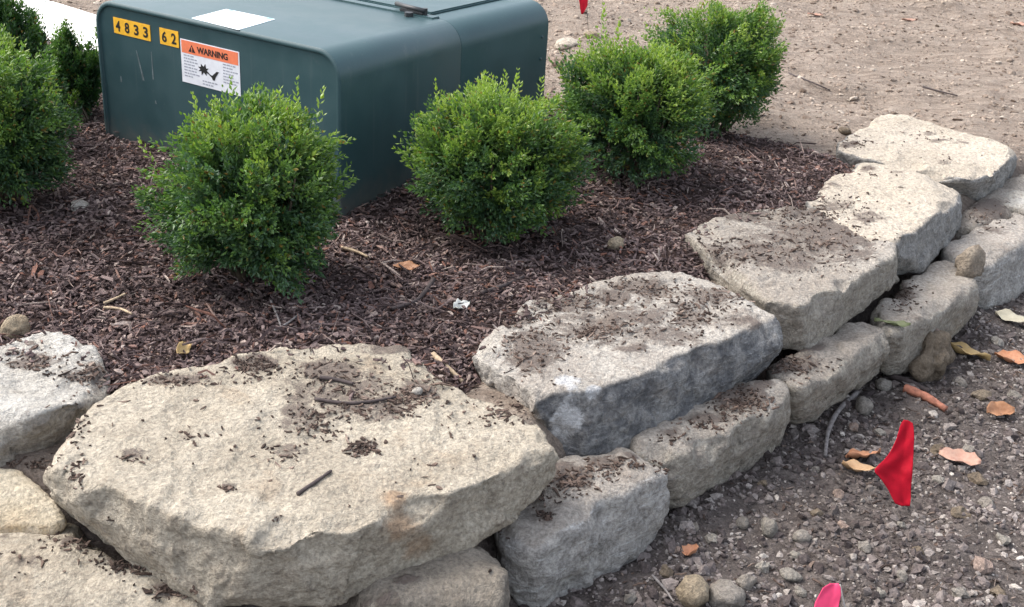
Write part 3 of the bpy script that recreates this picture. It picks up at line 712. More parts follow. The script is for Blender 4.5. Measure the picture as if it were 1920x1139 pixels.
for corners, digits in ((((209, 31), (279, 50), (279, 80), (211, 61)), '4833'), (((296, 52), (332, 61), (332, 92), (297, 82)), '62')):
    x0, x1, zt, zb = rect(*corners, on_front)
    pl = plate(x0, x1, zt, zb, FACE_Y, .0016, M['yellow'], 'number_plate', cab)
    pl['label'] = 'yellow plate with black number ' + digits
    n = len(digits); w_ = (x1 - x0) / n
    for i, dg_ in enumerate(digits):
        link('digit', text_mesh('digit', dg_, x0 + w_ * (i + .5), (zt + zb) / 2, (zt - zb) * .66, w_ * .50, M['black'], FACE_Y - .0017), pl)
x0, x1, zt, zb = rect((336, 75), (447, 97), (447, 181), (338, 154), on_front)
wl = plate(x0, x1, zt, zb, FACE_Y, .0012, M['white'], 'warning_label', cab); wl['label'] = 'white warning label with orange WARNING header'
W_, H_ = x1 - x0, zt - zb; y1_ = FACE_Y - .0013
hd = plate(x0 + W_ * .02, x1 - W_ * .02, zt - H_ * .02, zt - H_ * .31, y1_, .0004, M['orange'], 'header', wl, .0001)
link('lettering', text_mesh('lettering', 'WARNING', x0 + W_ * .55, zt - H_ * .175, H_ * .15, W_ * .52, M['black'], y1_ - .0005), wl)
def tri_part(name, polys, y, th, mat, parent):
    bm = bmesh.new()
    for pl_ in polys:
        a = [bm.verts.new((x, y - th, z)) for x, z in pl_]; b = [bm.verts.new((x, y, z)) for x, z in pl_]
        bm.faces.new(a); bm.faces.new(b[::-1])
        for i in range(len(a)): bm.faces.new((a[i], b[i], b[(i + 1) % len(a)], a[(i + 1) % len(a)]))
    return link(name, bm_mesh(name, bm, mat), parent)
cx_, cz_ = x0 + W_ * .20, zt - H_ * .18
tri_part('warning_triangle', [[(cx_ - W_ * .06, cz_ - H_ * .08), (cx_ + W_ * .06, cz_ - H_ * .08), (cx_, cz_ + H_ * .085)]], y1_ - .0004, .0004, M['black'], wl)
tri_part('exclamation_mark', [[(cx_ - W_ * .008, cz_ - H_ * .035), (cx_ + W_ * .008, cz_ - H_ * .035), (cx_ + W_ * .008, cz_ + H_ * .04), (cx_ - W_ * .008, cz_ + H_ * .04)],
                              [(cx_ - W_ * .008, cz_ - H_ * .062), (cx_ + W_ * .008, cz_ - H_ * .062), (cx_ + W_ * .008, cz_ - H_ * .045), (cx_ - W_ * .008, cz_ - H_ * .045)]], y1_ - .0008, .0003, M['orange'], wl)
rr = random.Random(3); cx_, cz_ = x0 + W_ * .39, zt - H_ * .60
star = [(cx_ + W_ * (.095 if i % 2 else .055) * rr.uniform(.8, 1.25) * math.cos(i * math.pi / 8), cz_ + H_ * (.14 if i % 2 else .08) * rr.uniform(.75, 1.2) * math.sin(i * math.pi / 8)) for i in range(16)]
ax, az = x0 + W_ * .57, zt - H_ * .66
hand = [(ax - W_ * .13, az + H_ * .02), (ax - W_ * .04, az - H_ * .03), (ax + W_ * .04, az + H_ * .09), (ax + W_ * .08, az + H_ * .09), (ax + W_ * .02, az - H_ * .04), (ax - W_ * .0, az - H_ * .13), (ax - W_ * .03, az - H_ * .13), (ax - W_ * .05, az - H_ * .07)]
tri_part('pictogram', [star, hand], y1_, .0005, M['black'], wl)
lines = []
for cx0, n_, z0_, wmax in ((.05, 8, .36, .22), (.72, 7, .36, .22), (.36, 2, .86, .28)):
    for i in range(n_):
        z_ = zt - H_ * (z0_ + .068 * i); w2 = W_ * wmax * rr.uniform(.65, 1)
        xx = x0 + W_ * cx0
        while xx < x0 + W_ * cx0 + w2:
            ww = W_ * rr.uniform(.02, .06); lines.append([(xx, z_ - H_ * .015), (xx + ww, z_ - H_ * .015), (xx + ww, z_ + H_ * .015), (xx, z_ + H_ * .015)]); xx += ww + W_ * .012
o = tri_part('text_lines', lines, y1_, .0003, M['greytext'], wl); o['kind'] = 'stuff'
# paper sticker on the hood top
x0, x1, ya, yb = rect((359, 35), (440, 17), (516, 37), (439, 57), on_top)
q_ = [on_top(*c_) for c_ in ((359, 35), (424, 18), (516, 37), (447, 57))]
bm = bmesh.new(); a = [bm.verts.new((x, y, CAB_H + .0012)) for x, y in q_]; b = [bm.verts.new((x, y, CAB_H + .0001)) for x, y in q_]
bm.faces.new(a); bm.faces.new(b)
for i in range(4): bm.faces.new((a[i], b[i], b[(i + 1) % 4], a[(i + 1) % 4]))
pp = link('paper_label', bm_mesh('paper_label', bm, M['paper']), cab); pp['label'] = 'white paper sticker on the cabinet top'
for a_, b_ in (((420, 21), (434, 22)), ((488, 35), (505, 37.5))):
    bm = bmesh.new()
    p0_, p1_ = on_top(*a_), on_top(*b_); vs = [bm.verts.new((x, y, CAB_H + .0018)) for x, y in (p0_, p1_, (p1_[0] + .003, p1_[1] + .014), (p0_[0] + .003, p0_[1] + .014))]; bm.faces.new(vs)
    link('printed_mark', bm_mesh('printed_mark', bm, M['teal']), pp)
bm = bmesh.new(); (ax_, ay_), (bx_, by_), (dx_, dy_) = on_top(372, 36), on_top(494, 38), on_top(425, 21)
for i in range(7):
    f0 = .12 + i * .11; ux, uy = bx_ - ax_, by_ - ay_; p0_ = on_top(359 + 65 * f0, 35 - 17 * f0); p1_ = on_top(447 + 69 * f0, 57 - 20 * f0)
    L0, L1 = .14, .14 + .7 * (.5 + .5 * ((i * 7) % 5) / 4); w0 = .0032
    q0 = (p0_[0] + (p1_[0] - p0_[0]) * L0, p0_[1] + (p1_[1] - p0_[1]) * L0); q1 = (p0_[0] + (p1_[0] - p0_[0]) * L1, p0_[1] + (p1_[1] - p0_[1]) * L1)
    bm.faces.new([bm.verts.new((x, y, CAB_H + .0016)) for x, y in ((q0[0], q0[1] - w0), (q1[0], q1[1] - w0), (q1[0], q1[1] + w0), (q0[0], q0[1] + w0))])
o = link('text_lines', bm_mesh('text_lines', bm, M['greytext']), pp); o['kind'] = 'stuff'
# latch at the seam
lx, ly = on_top(772, 27)
def tube(pts, rad, seg=7, taper=None):
    pts = [Vector(p_) for p_ in pts]; bm = bmesh.new(); prev = None
    for i, p_ in enumerate(pts):
        tg = (pts[min(i + 1, len(pts) - 1)] - pts[max(i - 1, 0)]).normalized()
        sx_ = tg.cross(Vector((0, 0, 1))); sx_ = sx_.normalized() if sx_.length > 1e-4 else Vector((1, 0, 0)); sy_ = sx_.cross(tg)
        r_ = rad * (taper[i] if taper else 1)
        ring = [bm.verts.new(p_ + sx_ * r_ * math.cos(2 * math.pi * k / seg) + sy_ * r_ * math.sin(2 * math.pi * k / seg)) for k in range(seg)]
        if prev:
            for k in range(seg): bm.faces.new((prev[k], prev[(k + 1) % seg], ring[(k + 1) % seg], ring[k]))
        else: bm.faces.new(ring[::-1])
        prev = ring
    bm.faces.new(prev); return bm
lt = link('latch', bm_mesh('latch', box(lx - .040, lx + .048, ly - .010, ly + .010, CAB_H + .003, CAB_H + .013, .003), M['dkmetal']), cab)
link('latch_bar', bm_mesh('latch_bar', tube([(lx - .075, ly + .022, CAB_H + .017), (lx - .02, ly + .006, CAB_H + .017), (lx + .05, ly - .004, CAB_H + .017)], .007), M['dkmetal'], True), lt)
link('bolt', bm_mesh('bolt', tube([(lx + .014, ly - .032, CAB_H), (lx + .014, ly - .032, CAB_H + .012)], .013, 8), M['dkmetal']), lt)
link('bolt', bm_mesh('bolt', tube([(lx + .046, ly + .002, CAB_H), (lx + .046, ly + .002, CAB_H + .024)], .008, 8), M['dkmetal']), lt)
# rubbed paint marks on the front
for a_, b_, wd in (((252, 96), (266, 152), .006), ((280, 98), (284, 150), .004), ((223, 144), (224, 155), .005), ((288, 190), (289, 196), .006)):
    (xa, za), (xb, zb_) = on_front(*a_), on_front(*b_)
    tri_part('scuff', [[(xa - wd * .2, za), (xa + wd * .3, za), (xb + wd * .6, zb_), (xb - wd * .6, zb_)]], FACE_Y + .0001, .0004, M['scuff'], cab)
# small rubber bumpers of the far seam: a row of rivets down the tank's side
for k in range(5):
    link('rivet', bm_mesh('rivet', tube([(-.003, CAB_D - .045, .30 - .07 * k), (.002, CAB_D - .045, .30 - .07 * k)], .005, 8), M['paint'], True), cab)

# ------------------------------------------------------------------ box shrubs
def leaf_mat(name, old, mid, young):
    t = NT(name); g = t.n('NewGeometry').outputs['Random Per Island']; a = t.attr('young')
    f = t.math('ADD', a, t.math('MULTIPLY', t.math('SUBTRACT', g, .5), .38))
    cr = t.n('ValToRGB', {'Fac': f}); el = cr.color_ramp.elements
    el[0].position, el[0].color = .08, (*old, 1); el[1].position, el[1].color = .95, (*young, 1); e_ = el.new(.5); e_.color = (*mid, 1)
    c = t.mix(t.rng(g, .965, .985), cr.outputs[0], (.20, .13, .03))
    t.set(Base_Color=c, Roughness=.42, Specular_IOR_Level=.45)
    tr = t.n('BsdfTranslucent', {'Color': t.mix(1., c, (1.5, 1.7, .8), 'MULTIPLY')})
    mx = t.n('MixShader', {0: .28, 1: t.b.outputs[0], 2: tr.outputs[0]}); t.t.links.new(mx.outputs[0], t.out.inputs[0]); return t.m
M['box'] = leaf_mat('box leaf', (.046, .100, .048), (.108, .200, .040), (.255, .345, .062))
M['yew'] = leaf_mat('dark leaf', (.020, .055, .020), (.048, .115, .028), (.135, .225, .05))
M['twig'] = plain('twig bark', (.10, .075, .05), .9, .3)
LEAF = np.array([(0, 0, 0), (.5, .5, .10), (1, 0, .0), (.5, -.5, .10), (.5, 0, -.06)])
LF = np.array([(0, 1, 4), (1, 2, 4), (2, 3, 4), (3, 0, 4)])
def sprigs(base, dirv, length, npair, ll, lw, rng, young, spread=.75):
    """leaf pairs set crosswise along short shoots; returns leaf geometry"""
    n = len(base); V_, Y_ = [], []
    up = np.where(np.abs(dirv[:, 2:3]) > .9, np.array([[1., 0, 0]]), np.array([[0, 0, 1.]]))
    a = np.cross(dirv, up); a /= np.linalg.norm(a, axis=1)[:, None]; b = np.cross(dirv, a)
    ph = rng.uniform(0, 6.28, n)
    for k in range(npair):
        s = (k + .6) / npair
        for side in (0, 1):
            an = ph + k * np.pi / 2 + side * np.pi + rng.normal(0, .3, n)
            rad = np.cos(an)[:, None] * a + np.sin(an)[:, None] * b
            sp = (spread * (1.15 - .55 * s) + rng.normal(0, .12, n))[:, None]
            x = dirv * (1 - .4 * sp) + rad * sp; x += rng.normal(0, .1, (n, 3)); x /= np.linalg.norm(x, axis=1)[:, None]
            y = np.cross(x, dirv) + rng.normal(0, .15, (n, 3)); y -= (y * x).sum(1)[:, None] * x; y /= np.linalg.norm(y, axis=1)[:, None] + 1e-9
            z = np.cross(x, y); L_ = (ll * rng.uniform(.7, 1.15, n) * (1 - .35 * (s > .85)))[:, None, None]; w2 = L_ * lw
            o_ = base + dirv * (length * s)[:, None]
            V_.append(o_[:, None] + LEAF[None, :, 0:1] * x[:, None] * L_ + LEAF[None, :, 1:2] * y[:, None] * w2 + LEAF[None, :, 2:3] * z[:, None] * L_)
            Y_.append(np.repeat((young * (.45 + .55 * s))[:, None], 5, 1))
    V_ = np.concatenate(V_).reshape(-1, 3); Y_ = np.concatenate(Y_).ravel()
    nl = len(V_) // 5; return V_, (LF[None] + (np.arange(nl) * 5)[:, None, None]).reshape(-1, 3), Y_
def shrub(label, base, rx, rz, seed, n=1150, mat='box', lift=.0, squash=0., upright=.35, nsp=6, ll=.0172, young=1., cone=0., tips=()):
    rng = np.random.default_rng(seed); loc = (base[0], base[1], float(bed_z(np.array([base[:2]]))[0]))
    th = thing('boxwood_shrub', label, 'shrub', loc, 'clipped shrubs planted round the cabinet')
    cz = rz * 1.03 + lift
    def surf(dv):
        k = 1 + .16 * fbm(dv * 1.7 + seed * 5.1, 2, seed) + .13 * fbm(dv * 4 + seed, 2, seed + 1)
        k = k * (1 - cone * np.clip(dv[:, 2], 0, 1) * .0)
        p_ = dv * np.array([rx, rx, rz]) * k[:, None]
        if cone:
            f_ = 1 - cone * np.clip((p_[:, 2] / rz), -.3, 1); p_[:, :2] *= f_[:, None]
        return p_
    V_, F_, Y_, o_ = [], [], [], 0
    for frac, cnt, ln in ((1.0, int(n * 1.6), .105), (.78, int(n * .6), .085), (.55, int(n * .22), .08)):
        nc = max(12, cnt // 9)                               # sprays: several shoots from one twig
        dc = rng.normal(size=(nc * 2, 3)); dc /= np.linalg.norm(dc, axis=1)[:, None]; dc = dc[dc[:, 2] > -.76][:nc]
        ci = np.repeat(np.arange(len(dc)), 9)
        dv = dc[ci] + rng.normal(0, .085, (len(ci), 3)); dv /= np.linalg.norm(dv, axis=1)[:, None]
        oc = dc * np.array([1, 1, .9]) + np.array([0, 0, upright]) + rng.normal(0, .20, dc.shape)
        out = oc[ci] + (dv - dc[ci]) * 1.6 + rng.normal(0, .10, dv.shape); out /= np.linalg.norm(out, axis=1)[:, None]
        L_ = ln * rng.uniform(.7, 1.3, len(dv))
        rc = (.90 + rng.gamma(1.5, .045, len(dc)))[ci] * rng.uniform(.93, 1.04, len(dv))
        tip = surf(dv) * (frac * rc)[:, None] + np.array([0, 0, cz]); bs = tip - out * L_[:, None]
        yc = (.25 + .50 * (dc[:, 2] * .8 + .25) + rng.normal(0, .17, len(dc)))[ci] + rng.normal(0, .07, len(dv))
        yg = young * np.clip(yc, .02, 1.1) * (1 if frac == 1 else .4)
        k = bs[:, 2] > .012; v_, f_, y_ = sprigs(bs[k], out[k], L_[k], 7, ll, .44, rng, yg[k])
        v_[:, 2] = np.maximum(v_[:, 2], .006)
        V_.append(v_); F_.append(f_ + o_); Y_.append(y_); o_ += len(v_)
    me = mesh_np('foliage', np.concatenate(V_), np.concatenate(F_), M[mat], False, {'young': np.concatenate(Y_)})
    link('foliage', me, th, kind='stuff')
    # stems
    bm = bmesh.new(); tmp = []
    for k in range(26):
        a = rng.uniform(0, 6.28); e_ = rng.uniform(.05, 1.1); ln = rng.uniform(.65, .9)
        tip = np.array([rx * ln * math.sin(e_) * math.cos(a), rx * ln * math.sin(e_) * math.sin(a), cz + rz * ln * (math.cos(e_) - .35)]); b0 = np.array([.02 * math.cos(a), .02 * math.sin(a), -.03])
        mid = (b0 + tip) / 2 + np.array([.02 * math.cos(a), .02 * math.sin(a), -.01]); tb = tube([b0, mid, tip], .0045, 5, (1.3, .9, .4))
        me_ = bpy.data.meshes.new('x'); tb.to_mesh(me_); tb.free(); bm.from_mesh(me_); bpy.data.meshes.remove(me_)
    link('stems', bm_mesh('stems', bm, M['twig'], True), th)
    # long shoots that stand out of the clipped outline
    for k, (dx, dy, zt_, ln, lean) in enumerate(tips):
        d_ = np.array([[lean, 0, 1.]]); d_ /= np.linalg.norm(d_); zt_ += .004; bs = np.array([[dx, dy, zt_ - ln]])
        v_, f_, y_ = sprigs(bs, d_, np.array([ln]), max(6, int(ln / .011)), ll * 1.05, .48, rng, np.array([.85 * young]), .7)
        link('sprig', mesh_np('sprig', v_, f_, M[mat], False, {'young': y_}), th)
    return th
def gp(px, py, z=0.): return P(px, py, z)
shrub('bushy green boxwood in front of the cabinet face, nearest the large corner stone', gp(476, 502), .224, .214, 1, 1250, tips=[(-.02, -.03, .475, .14, -.05), (.105, .0, .475, .13, .02), (.14, .02, .455, .1, .2), (-.10, .0, .43, .1, -.2), (.06, .05, .44, .1, 0.), (-.2, 0, .33, .1, -.5)])
shrub('round light green boxwood against the dark right side of the cabinet', gp(928, 412), .228, .206, 2, 1250, young=1.2, tips=[(-.155, .0, .405, .12, -.1), (-.03, .02, .425, .10, -.2), (.03, .02, .44, .12, .05), (.09, .03, .42, .1, .1)])
shrub('boxwood between the light green round boxwood and the farthest boxwood', gp(1180, 326), .226, .205, 3, 1100, young=1.2, tips=[(-.10, .0, .50, .17, -.12), (-.07, .02, .46, .12, 0.), (-.16, 0, .40, .1, -.2)])
shrub('farthest boxwood at the dirt edge, with a dead brown leaf caught in it', gp(1332, 228), .250, .226, 4, 1200, young=1.05)
shrub('tall spreading boxwood cut off at the left of the photo', gp(-4, 380), .205, .215, 5, 1150, 'box', young=.95, tips=[(.02, .05, .43, .12, .1), (.10, 0, .38, .12, .2)])
shrub('upright dark shrub behind the left boxwood, reaching up before the concrete path', gp(28, 262), .14, .222, 6, 650, 'yew', cone=.35, upright=1.2, young=.95, tips=[(.02, 0, .49, .14, -.05), (.06, .0, .48, .14, .1), (-.04, 0, .44, .14, 0.), (.11, 0, .38, .12, .05)])
shrub('small upright shrub tucked against the left edge of the cabinet', gp(146, 212), .098, .140, 7, 520, 'yew', cone=.2, upright=1.2, young=1.05, tips=[(-.04, 0, .29, .12, -.05), (.03, 0, .27, .12, .05), (.07, 0, .29, .12, .1)])
shrub('tiny yellowish seedling shrub on the mulch left of the cabinet', gp(140, 228), .05, .055, 8, 70, 'box', upright=.9, young=1.2, nsp=3)

# ------------------------------------------------------------------ marker flags
M['red'] = plain('flag red', (.33, .003, .014), .75, .12, 40, .15)
M['pink'] = plain('flag pink', (.62, .035, .12), .6, .1, 40)
M['wire'] = plain('flag wire', (.30, .28, .26), .5, .2)
M['fringe'] = plain('flag rim', (.62, .55, .36), .7, .15)
def flag(label, rows, depth, mat, wire, fold=.010, rim=False):
    o_ = np.array([0, 0, CAM_H]); g = []
    for y, xa, xb in rows:
        L_ = []
        for k in range(13):
            u_ = k / 12; d_ = ray(xa + (xb - xa) * u_, y); wv = fold * (-1.3 * abs(u_ - .55 - .1 * math.sin(y * .03)) + .18 * math.sin(y * .09 + u_ * 7) + .10 * math.sin(y * .2 - u_ * 11)) * (xb - xa) / 70
            L_.append(o_ + d_ * (depth / (d_ @ _f) + wv + .0006 * (y - rows[0][0])*-.2))
        g.append(L_)
    g = np.array(g); c0 = g.reshape(-1, 3).mean(0)
    ft = np.array(wire[-1]); th = thing('marker_flag', label, 'marker flag', tuple(ft))
    nr = len(rows); v_ = g.reshape(-1, 3) - ft; i = (np.arange(nr - 1)[:, None] * 13 + np.arange(12)[None]).ravel()
    me = mesh_np('flag', v_, np.c_[i, i + 1, i + 14, i + 13], mat, True)
    f = link('flag', me, th); md = f.modifiers.new('s', 'SOLIDIFY'); md.thickness = .0012; md2 = f.modifiers.new('d', 'SUBSURF'); md2.subdivision_type = 'SIMPLE'; md2.levels = md2.render_levels = 1
    link('wire_stake', bm_mesh('wire_stake', tube([np.array(p_) - ft for p_ in wire], .0015, 6), M['wire'], True), th)
    return th
def at(px, py, depth):
    d_ = ray(px, py); return np.array([0, 0, CAM_H]) + d_ * depth / (d_ @ _f)
g0 = hit(1700, 962)
flag('red marker flag drooping low over the gravel on the right', [(788, 1694, 1701), (793, 1690, 1711), (801, 1687, 1713), (812, 1684, 1714), (825, 1680, 1714), (840, 1673, 1713), (852, 1666, 1713), (863, 1657, 1712), (873, 1646, 1712), (880, 1640, 1711), (886, 1640, 1711), (894, 1648, 1710), (905, 1656, 1709), (920, 1666, 1708), (935, 1673, 1708), (944, 1678, 1707), (949, 1690, 1706)],
     2.28, M['red'], [at(1709, 800, 2.285), at(1708, 900, 2.29), tuple(hit(1703, 955))], .014)
flag('pink marker flag cut off at the bottom of the photo', [(1094, 1556, 1572), (1102, 1543, 1576), (1115, 1536, 1577), (1130, 1528, 1574), (1150, 1524, 1570), (1170, 1522, 1568)], 1.90, M['pink'],
     [at(1575, 1096, 1.905), at(1590, 1170, 1.90), tuple(hit(1600, 1210))], .01)
flag('distant red marker flag standing in the tan dirt', [(-40, 1082, 1104), (-10, 1084, 1103), (10, 1087, 1102), (18, 1088, 1098), (27, 1090, 1093)], 4.9, M['red'],
     [at(1100, -40, 4.9), at(1101, 30, 4.92), tuple(hit(1103, 58))], .02)

# ------------------------------------------------------------------ loose stones, leaves and twigs
def ball_stone(name, label, px, py, w_px, h_px, col, seed, group=None, cat='pebble', sub=3, sink=.35, mat=None, angular=.27):
    p_ = hit(px, py + h_px * .3); dep = np.linalg.norm(p_ - [0, 0, CAM_H]); rx_ = w_px * dep / FPX / 2; rz_ = h_px * dep / FPX / 2 * 1.02
    bm = bmesh.new(); bmesh.ops.create_icosphere(bm, subdivisions=sub, radius=1)
    v_ = np.array([q_.co for q_ in bm.verts]); k = 1 + angular * fbm(v_ * 1.3 + seed * 7.7, 3, seed) + .05 * fbm(v_ * 5 + seed, 2, seed)
    v_ = v_ * k[:, None] * np.array([rx_, rx_ * .85, rz_])
    for q_, c_ in zip(bm.verts, v_): q_.co = c_
    me = bm_mesh(name, bm, mat or M[col], not group)
    if mat is None:
        for nm, val in (('side', 0.), ('dirt', 0.), ('rust', 0.), ('pale', 0.)):
            a = me.attributes.new(nm, 'FLOAT', 'POINT'); a.data.foreach_set('value', np.full(len(v_), val, np.float32))
    o = link(name, me, None, (p_[0], p_[1], p_[2] + rz_ * (1 - sink))); o.rotation_euler.z = seed * 1.3; o['label'] = label; o['category'] = cat
    if group: o['group'] = group
    return o
M['peb'] = stone_mat('pebble grey', (.31, .285, .25), (.25, .23, .20), (.24, .19, .14), (.3, .3, .3), (.2, .2, .2), .3)
M['pebw'] = stone_mat('pebble white', (.46, .43, .385), (.40, .37, .33), (.36, .31, .25), (.3, .3, .3), (.2, .2, .2), .3)
M['pebt'] = stone_mat('pebble tan', (.37, .31, .225), (.31, .25, .175), (.28, .18, .11), (.3, .3, .3), (.2, .2, .2), .5)
M['pebd'] = stone_mat('pebble dull', (.27, .245, .215), (.22, .20, .175), (.22, .17, .13), (.2, .2, .2), (.2, .2, .2), .4)
M['mudl'] = stone_mat('wedge', (.30, .255, .20), (.25, .205, .16), (.24, .18, .12), (.25, .21, .16), (.2, .17, .13), .4)
M['mud'] = stone_mat('mud lump', (.21, .17, .125), (.16, .125, .09), (.14, .10, .07), (.2, .16, .12), (.15, .12, .09), .5)
M['pinkst'] = stone_mat('pinkish pebble', (.34, .26, .22), (.28, .21, .17), (.25, .17, .13), (.3, .3, .3), (.2, .2, .2), .4)

build_stone('cobble', [(-60, 888, -.09), (50, 900, -.09), (100, 925, -.10), (130, 975, -.125)], [(-60, 870, -.09), (40, 880, -.09)], [(-60, 1040), (40, 1042), (95, 1028), (126, 1000)], -.17, 'ochre', .006, 71, .35, 10, .018, round_=7, scal=0,
            label='rounded yellow ochre cobble wedged below the whitish cap stone', category='cobble')
ball_stone('cobble', 'small yellowish cobble on the mulch above the whitish cap stone', 28, 620, 52, 46, 'pebt', 3, cat='cobble')
ball_stone('wedge_stone', 'small brown wedge stone jammed between two lower course stones', 1814, 500, 50, 54, 'mudl', 5, cat='stone', angular=.45)
ball_stone('mud_lump', 'tall crumbly brown mud lump leaning on the blocky lower stone', 1735, 674, 88, 96, 'mud', 6, cat='clod', angular=.55, sub=4)
ball_stone('pebble', 'pinkish pebble sitting on top of the brown mud lump', 1746, 628, 34, 26, 'pinkst', 7)
ball_stone('pebble', 'round beige pebble at the bottom edge, left of the rough beige lump', 1298, 1110, 64, 62, 'pebt', 8)
ball_stone('rock_lump', 'rough beige lump at the bottom edge beside the round pebble', 1360, 1116, 66, 44, 'pebd', 9, cat='clod', angular=.3)
ball_stone('pebble', 'small beige pebble touching the rough beige lump', 1398, 1092, 34, 28, 'pebd', 10)
ball_stone('pebble', 'pale grey pebble on dark soil, halfway between wall and pink flag', 1440, 988, 36, 32, 'peb', 11)
ball_stone('pebble', 'grey pebble just right of the pale grey pebble', 1503, 1006, 32, 22, 'pebd', 12)
ball_stone('pebble', 'dull grey pebble just left of the pale grey pebble', 1393, 980, 26, 20, 'pebd', 13)
ball_stone('pebble', 'flat pale pebble above the pink flag', 1480, 1078, 40, 18, 'peb', 14)
ball_stone('pebble', 'small tan pebble on the mulch behind the dark faced cap stone', 1153, 458, 34, 24, 'pebt', 15)
ball_stone('pebble', 'pale chip on the mulch right of the left boxwood', 150, 388, 36, 16, 'pebw', 16)
ball_stone('pebble', 'little white pebble in the soil hollow on the corner stone', 783, 734, 20, 16, 'pebw', 17, sub=2)
ball_stone('pebble', 'grey pebble by the foot of the fibrous lower stone', 1618, 762, 34, 30, 'pebd', 18)
ball_stone('pebble', 'cream pebble at the lower stone foot beside dark stick', 1655, 722, 32, 22, 'peb', 19)
ball_stone('rubble', 'pale rubble block on the dirt right of the cabinet', 1062, 82, 54, 16, 'pale', 20, cat='rubble', angular=.3)
ball_stone('rubble', 'pale rubble lump behind the middle boxwood', 1162, 100, 30, 14, 'pale', 21, cat='rubble', angular=.3)
ball_stone('rubble', 'low tan rubble piece between cabinet and distant flag', 1110, 66, 30, 14, 'pebt', 22, cat='rubble', angular=.3)
ball_stone('rubble', 'small pale rubble piece beside the cabinet back corner', 1046, 118, 26, 18, 'pinkst', 23, cat='rubble', angular=.3)
ball_stone('pebble', 'dark pebble embedded in the tan dirt beside the end cap stone', 1582, 246, 24, 14, 'mud', 24, sub=2)
pebs = [(1300, 985, 20, 14), (1335, 1010, 24, 16), (1380, 1040, 22, 16), (1430, 1060, 22, 18), (1530, 960, 24, 14), (1555, 1030, 24, 20), (1620, 1025, 26, 18), (1580, 985, 22, 14), (1650, 1000, 26, 18), (1690, 985, 18, 14), (1720, 1030, 22, 16),
        (1760, 1000, 26, 18), (1800, 960, 34, 16), (1850, 940, 30, 16), (1790, 1045, 36, 20), (1840, 1060, 34, 28), (1880, 1010, 24, 16), (1905, 975, 20, 12), (1870, 1110, 30, 20), (1800, 1110, 30, 20), (1740, 1090, 24, 18), (1690, 1080, 24, 16), (1650, 1110, 20, 16),
        (1450, 1120, 24, 20), (1500, 1110, 22, 18), (1430, 905, 20, 14), (1490, 900, 22, 12), (1530, 880, 18, 12), (1570, 925, 22, 18), (1620, 915, 24, 20), (1760, 900, 22, 14), (1830, 895, 34, 16), (1880, 870, 30, 14), (1760, 840, 34, 16), (1815, 845, 30, 18), (1890, 835, 22, 12),
        (1600, 800, 22, 16), (1650, 810, 20, 12), (1790, 760, 24, 18), (1840, 740, 34, 14), (1800, 715, 26, 12), (1850, 700, 22, 12), (1900, 740, 26, 12), (1870, 640, 26, 12), (1840, 620, 34, 14), (1490, 1040, 20, 16), (1250, 1070, 26, 22), (1220, 1100, 24, 20), (1180, 1120, 24, 20), (1270, 1030, 18, 14)]
for i, (px, py, w_, h_) in enumerate(pebs[::3] + pebs[1::3]):
    ball_stone('pebble', 'little stone lying loose among the gravel in front of the wall', px, py, w_, h_, ('pebd', 'peb', 'mud', 'pebd', 'pinkst', 'peb', 'mud')[i * 5 % 7], 40 + i, 'small stones loose in the front gravel', sub=2, angular=.5, sink=.62)

def leaf(label, px, py, L_px, W_px, rot, mat, curl=.35, tiltx=0., lift=.006, name='dry_leaf', cat='leaf', pos=None, lobed=False):
    p_ = hit(px, py) if pos is None else np.array(pos); dep = np.linalg.norm(p_ - [0, 0, CAM_H]); L_ = L_px * dep / FPX * 1.12; W2 = W_px * dep / FPX * 1.05
    nx, ny = 11, 5; v_ = []
    for i in range(nx):
        s = i / (nx - 1); wd = math.sin(math.pi * min(1, s * .93 + .04)) ** .8 * (1 - .25 * s)
        if lobed: wd *= .72 + .38 * abs(math.sin(s * 9.5))
        for j in range(ny):
            u_ = j / (ny - 1) * 2 - 1
            v_.append(((s - .5) * L_, u_ * wd * W2 * .5, curl * (abs(u_) ** 1.5 * wd * W2 * .6 + (s - .5) ** 2 * L_ * .9) + .05 * L_ * math.sin(s * 7 + u_ * 2 + px) + .03 * L_ * math.sin(s * 15 - u_ * 5 + py)))
    i = (np.arange(nx - 1)[:, None] * ny + np.arange(ny - 1)[None]).ravel()
    me = mesh_np(name, np.array(v_), np.c_[i, i + ny, i + ny + 1, i + 1], M[mat], True)
    o = link(name, me, None, (p_[0], p_[1], p_[2] + lift)); o.rotation_euler = (tiltx, 0, rot); o['label'] = label; o['category'] = cat
    md = o.modifiers.new('s', 'SOLIDIFY'); md.thickness = .0008
    return o
def lmat(name, a, b):
    t = NT(name); v = t.obj(); n = t.noise(v, 70, 5, .7); return t.set(Base_Color=t.mix(t.rng(n, .3, .7), a, b), Roughness=.6, Specular_IOR_Level=.4)
M['l_or'] = lmat('leaf orange', (.36, .15, .075), (.45, .23, .13)); M['l_ye'] = lmat('leaf yellow', (.50, .33, .13), (.58, .42, .20))
M['l_pk'] = lmat('leaf pinkish', (.36, .19, .14), (.44, .28, .21)); M['l_br'] = lmat('leaf brown', (.28, .13, .06), (.38, .20, .11))
M['l_ta'] = lmat('leaf tan', (.40, .24, .12), (.50, .33, .19)); M['l_wh'] = lmat('leaf white', (.48, .49, .44), (.58, .58, .54)); M['l_pa'] = lmat('leaf pale', (.42, .38, .28), (.52, .48, .36)); M['l_gr'] = lmat('moss', (.085, .105, .045), (.14, .155, .075))
leaf('orange brown leaf lying behind the red flag', 1618, 862, 62, 44, R(20), 'l_or', .3, R(-25), .010)
leaf('curled tan leaf under the red flag tip', 1612, 888, 60, 24, R(-8), 'l_ta', .7, 0, .008)
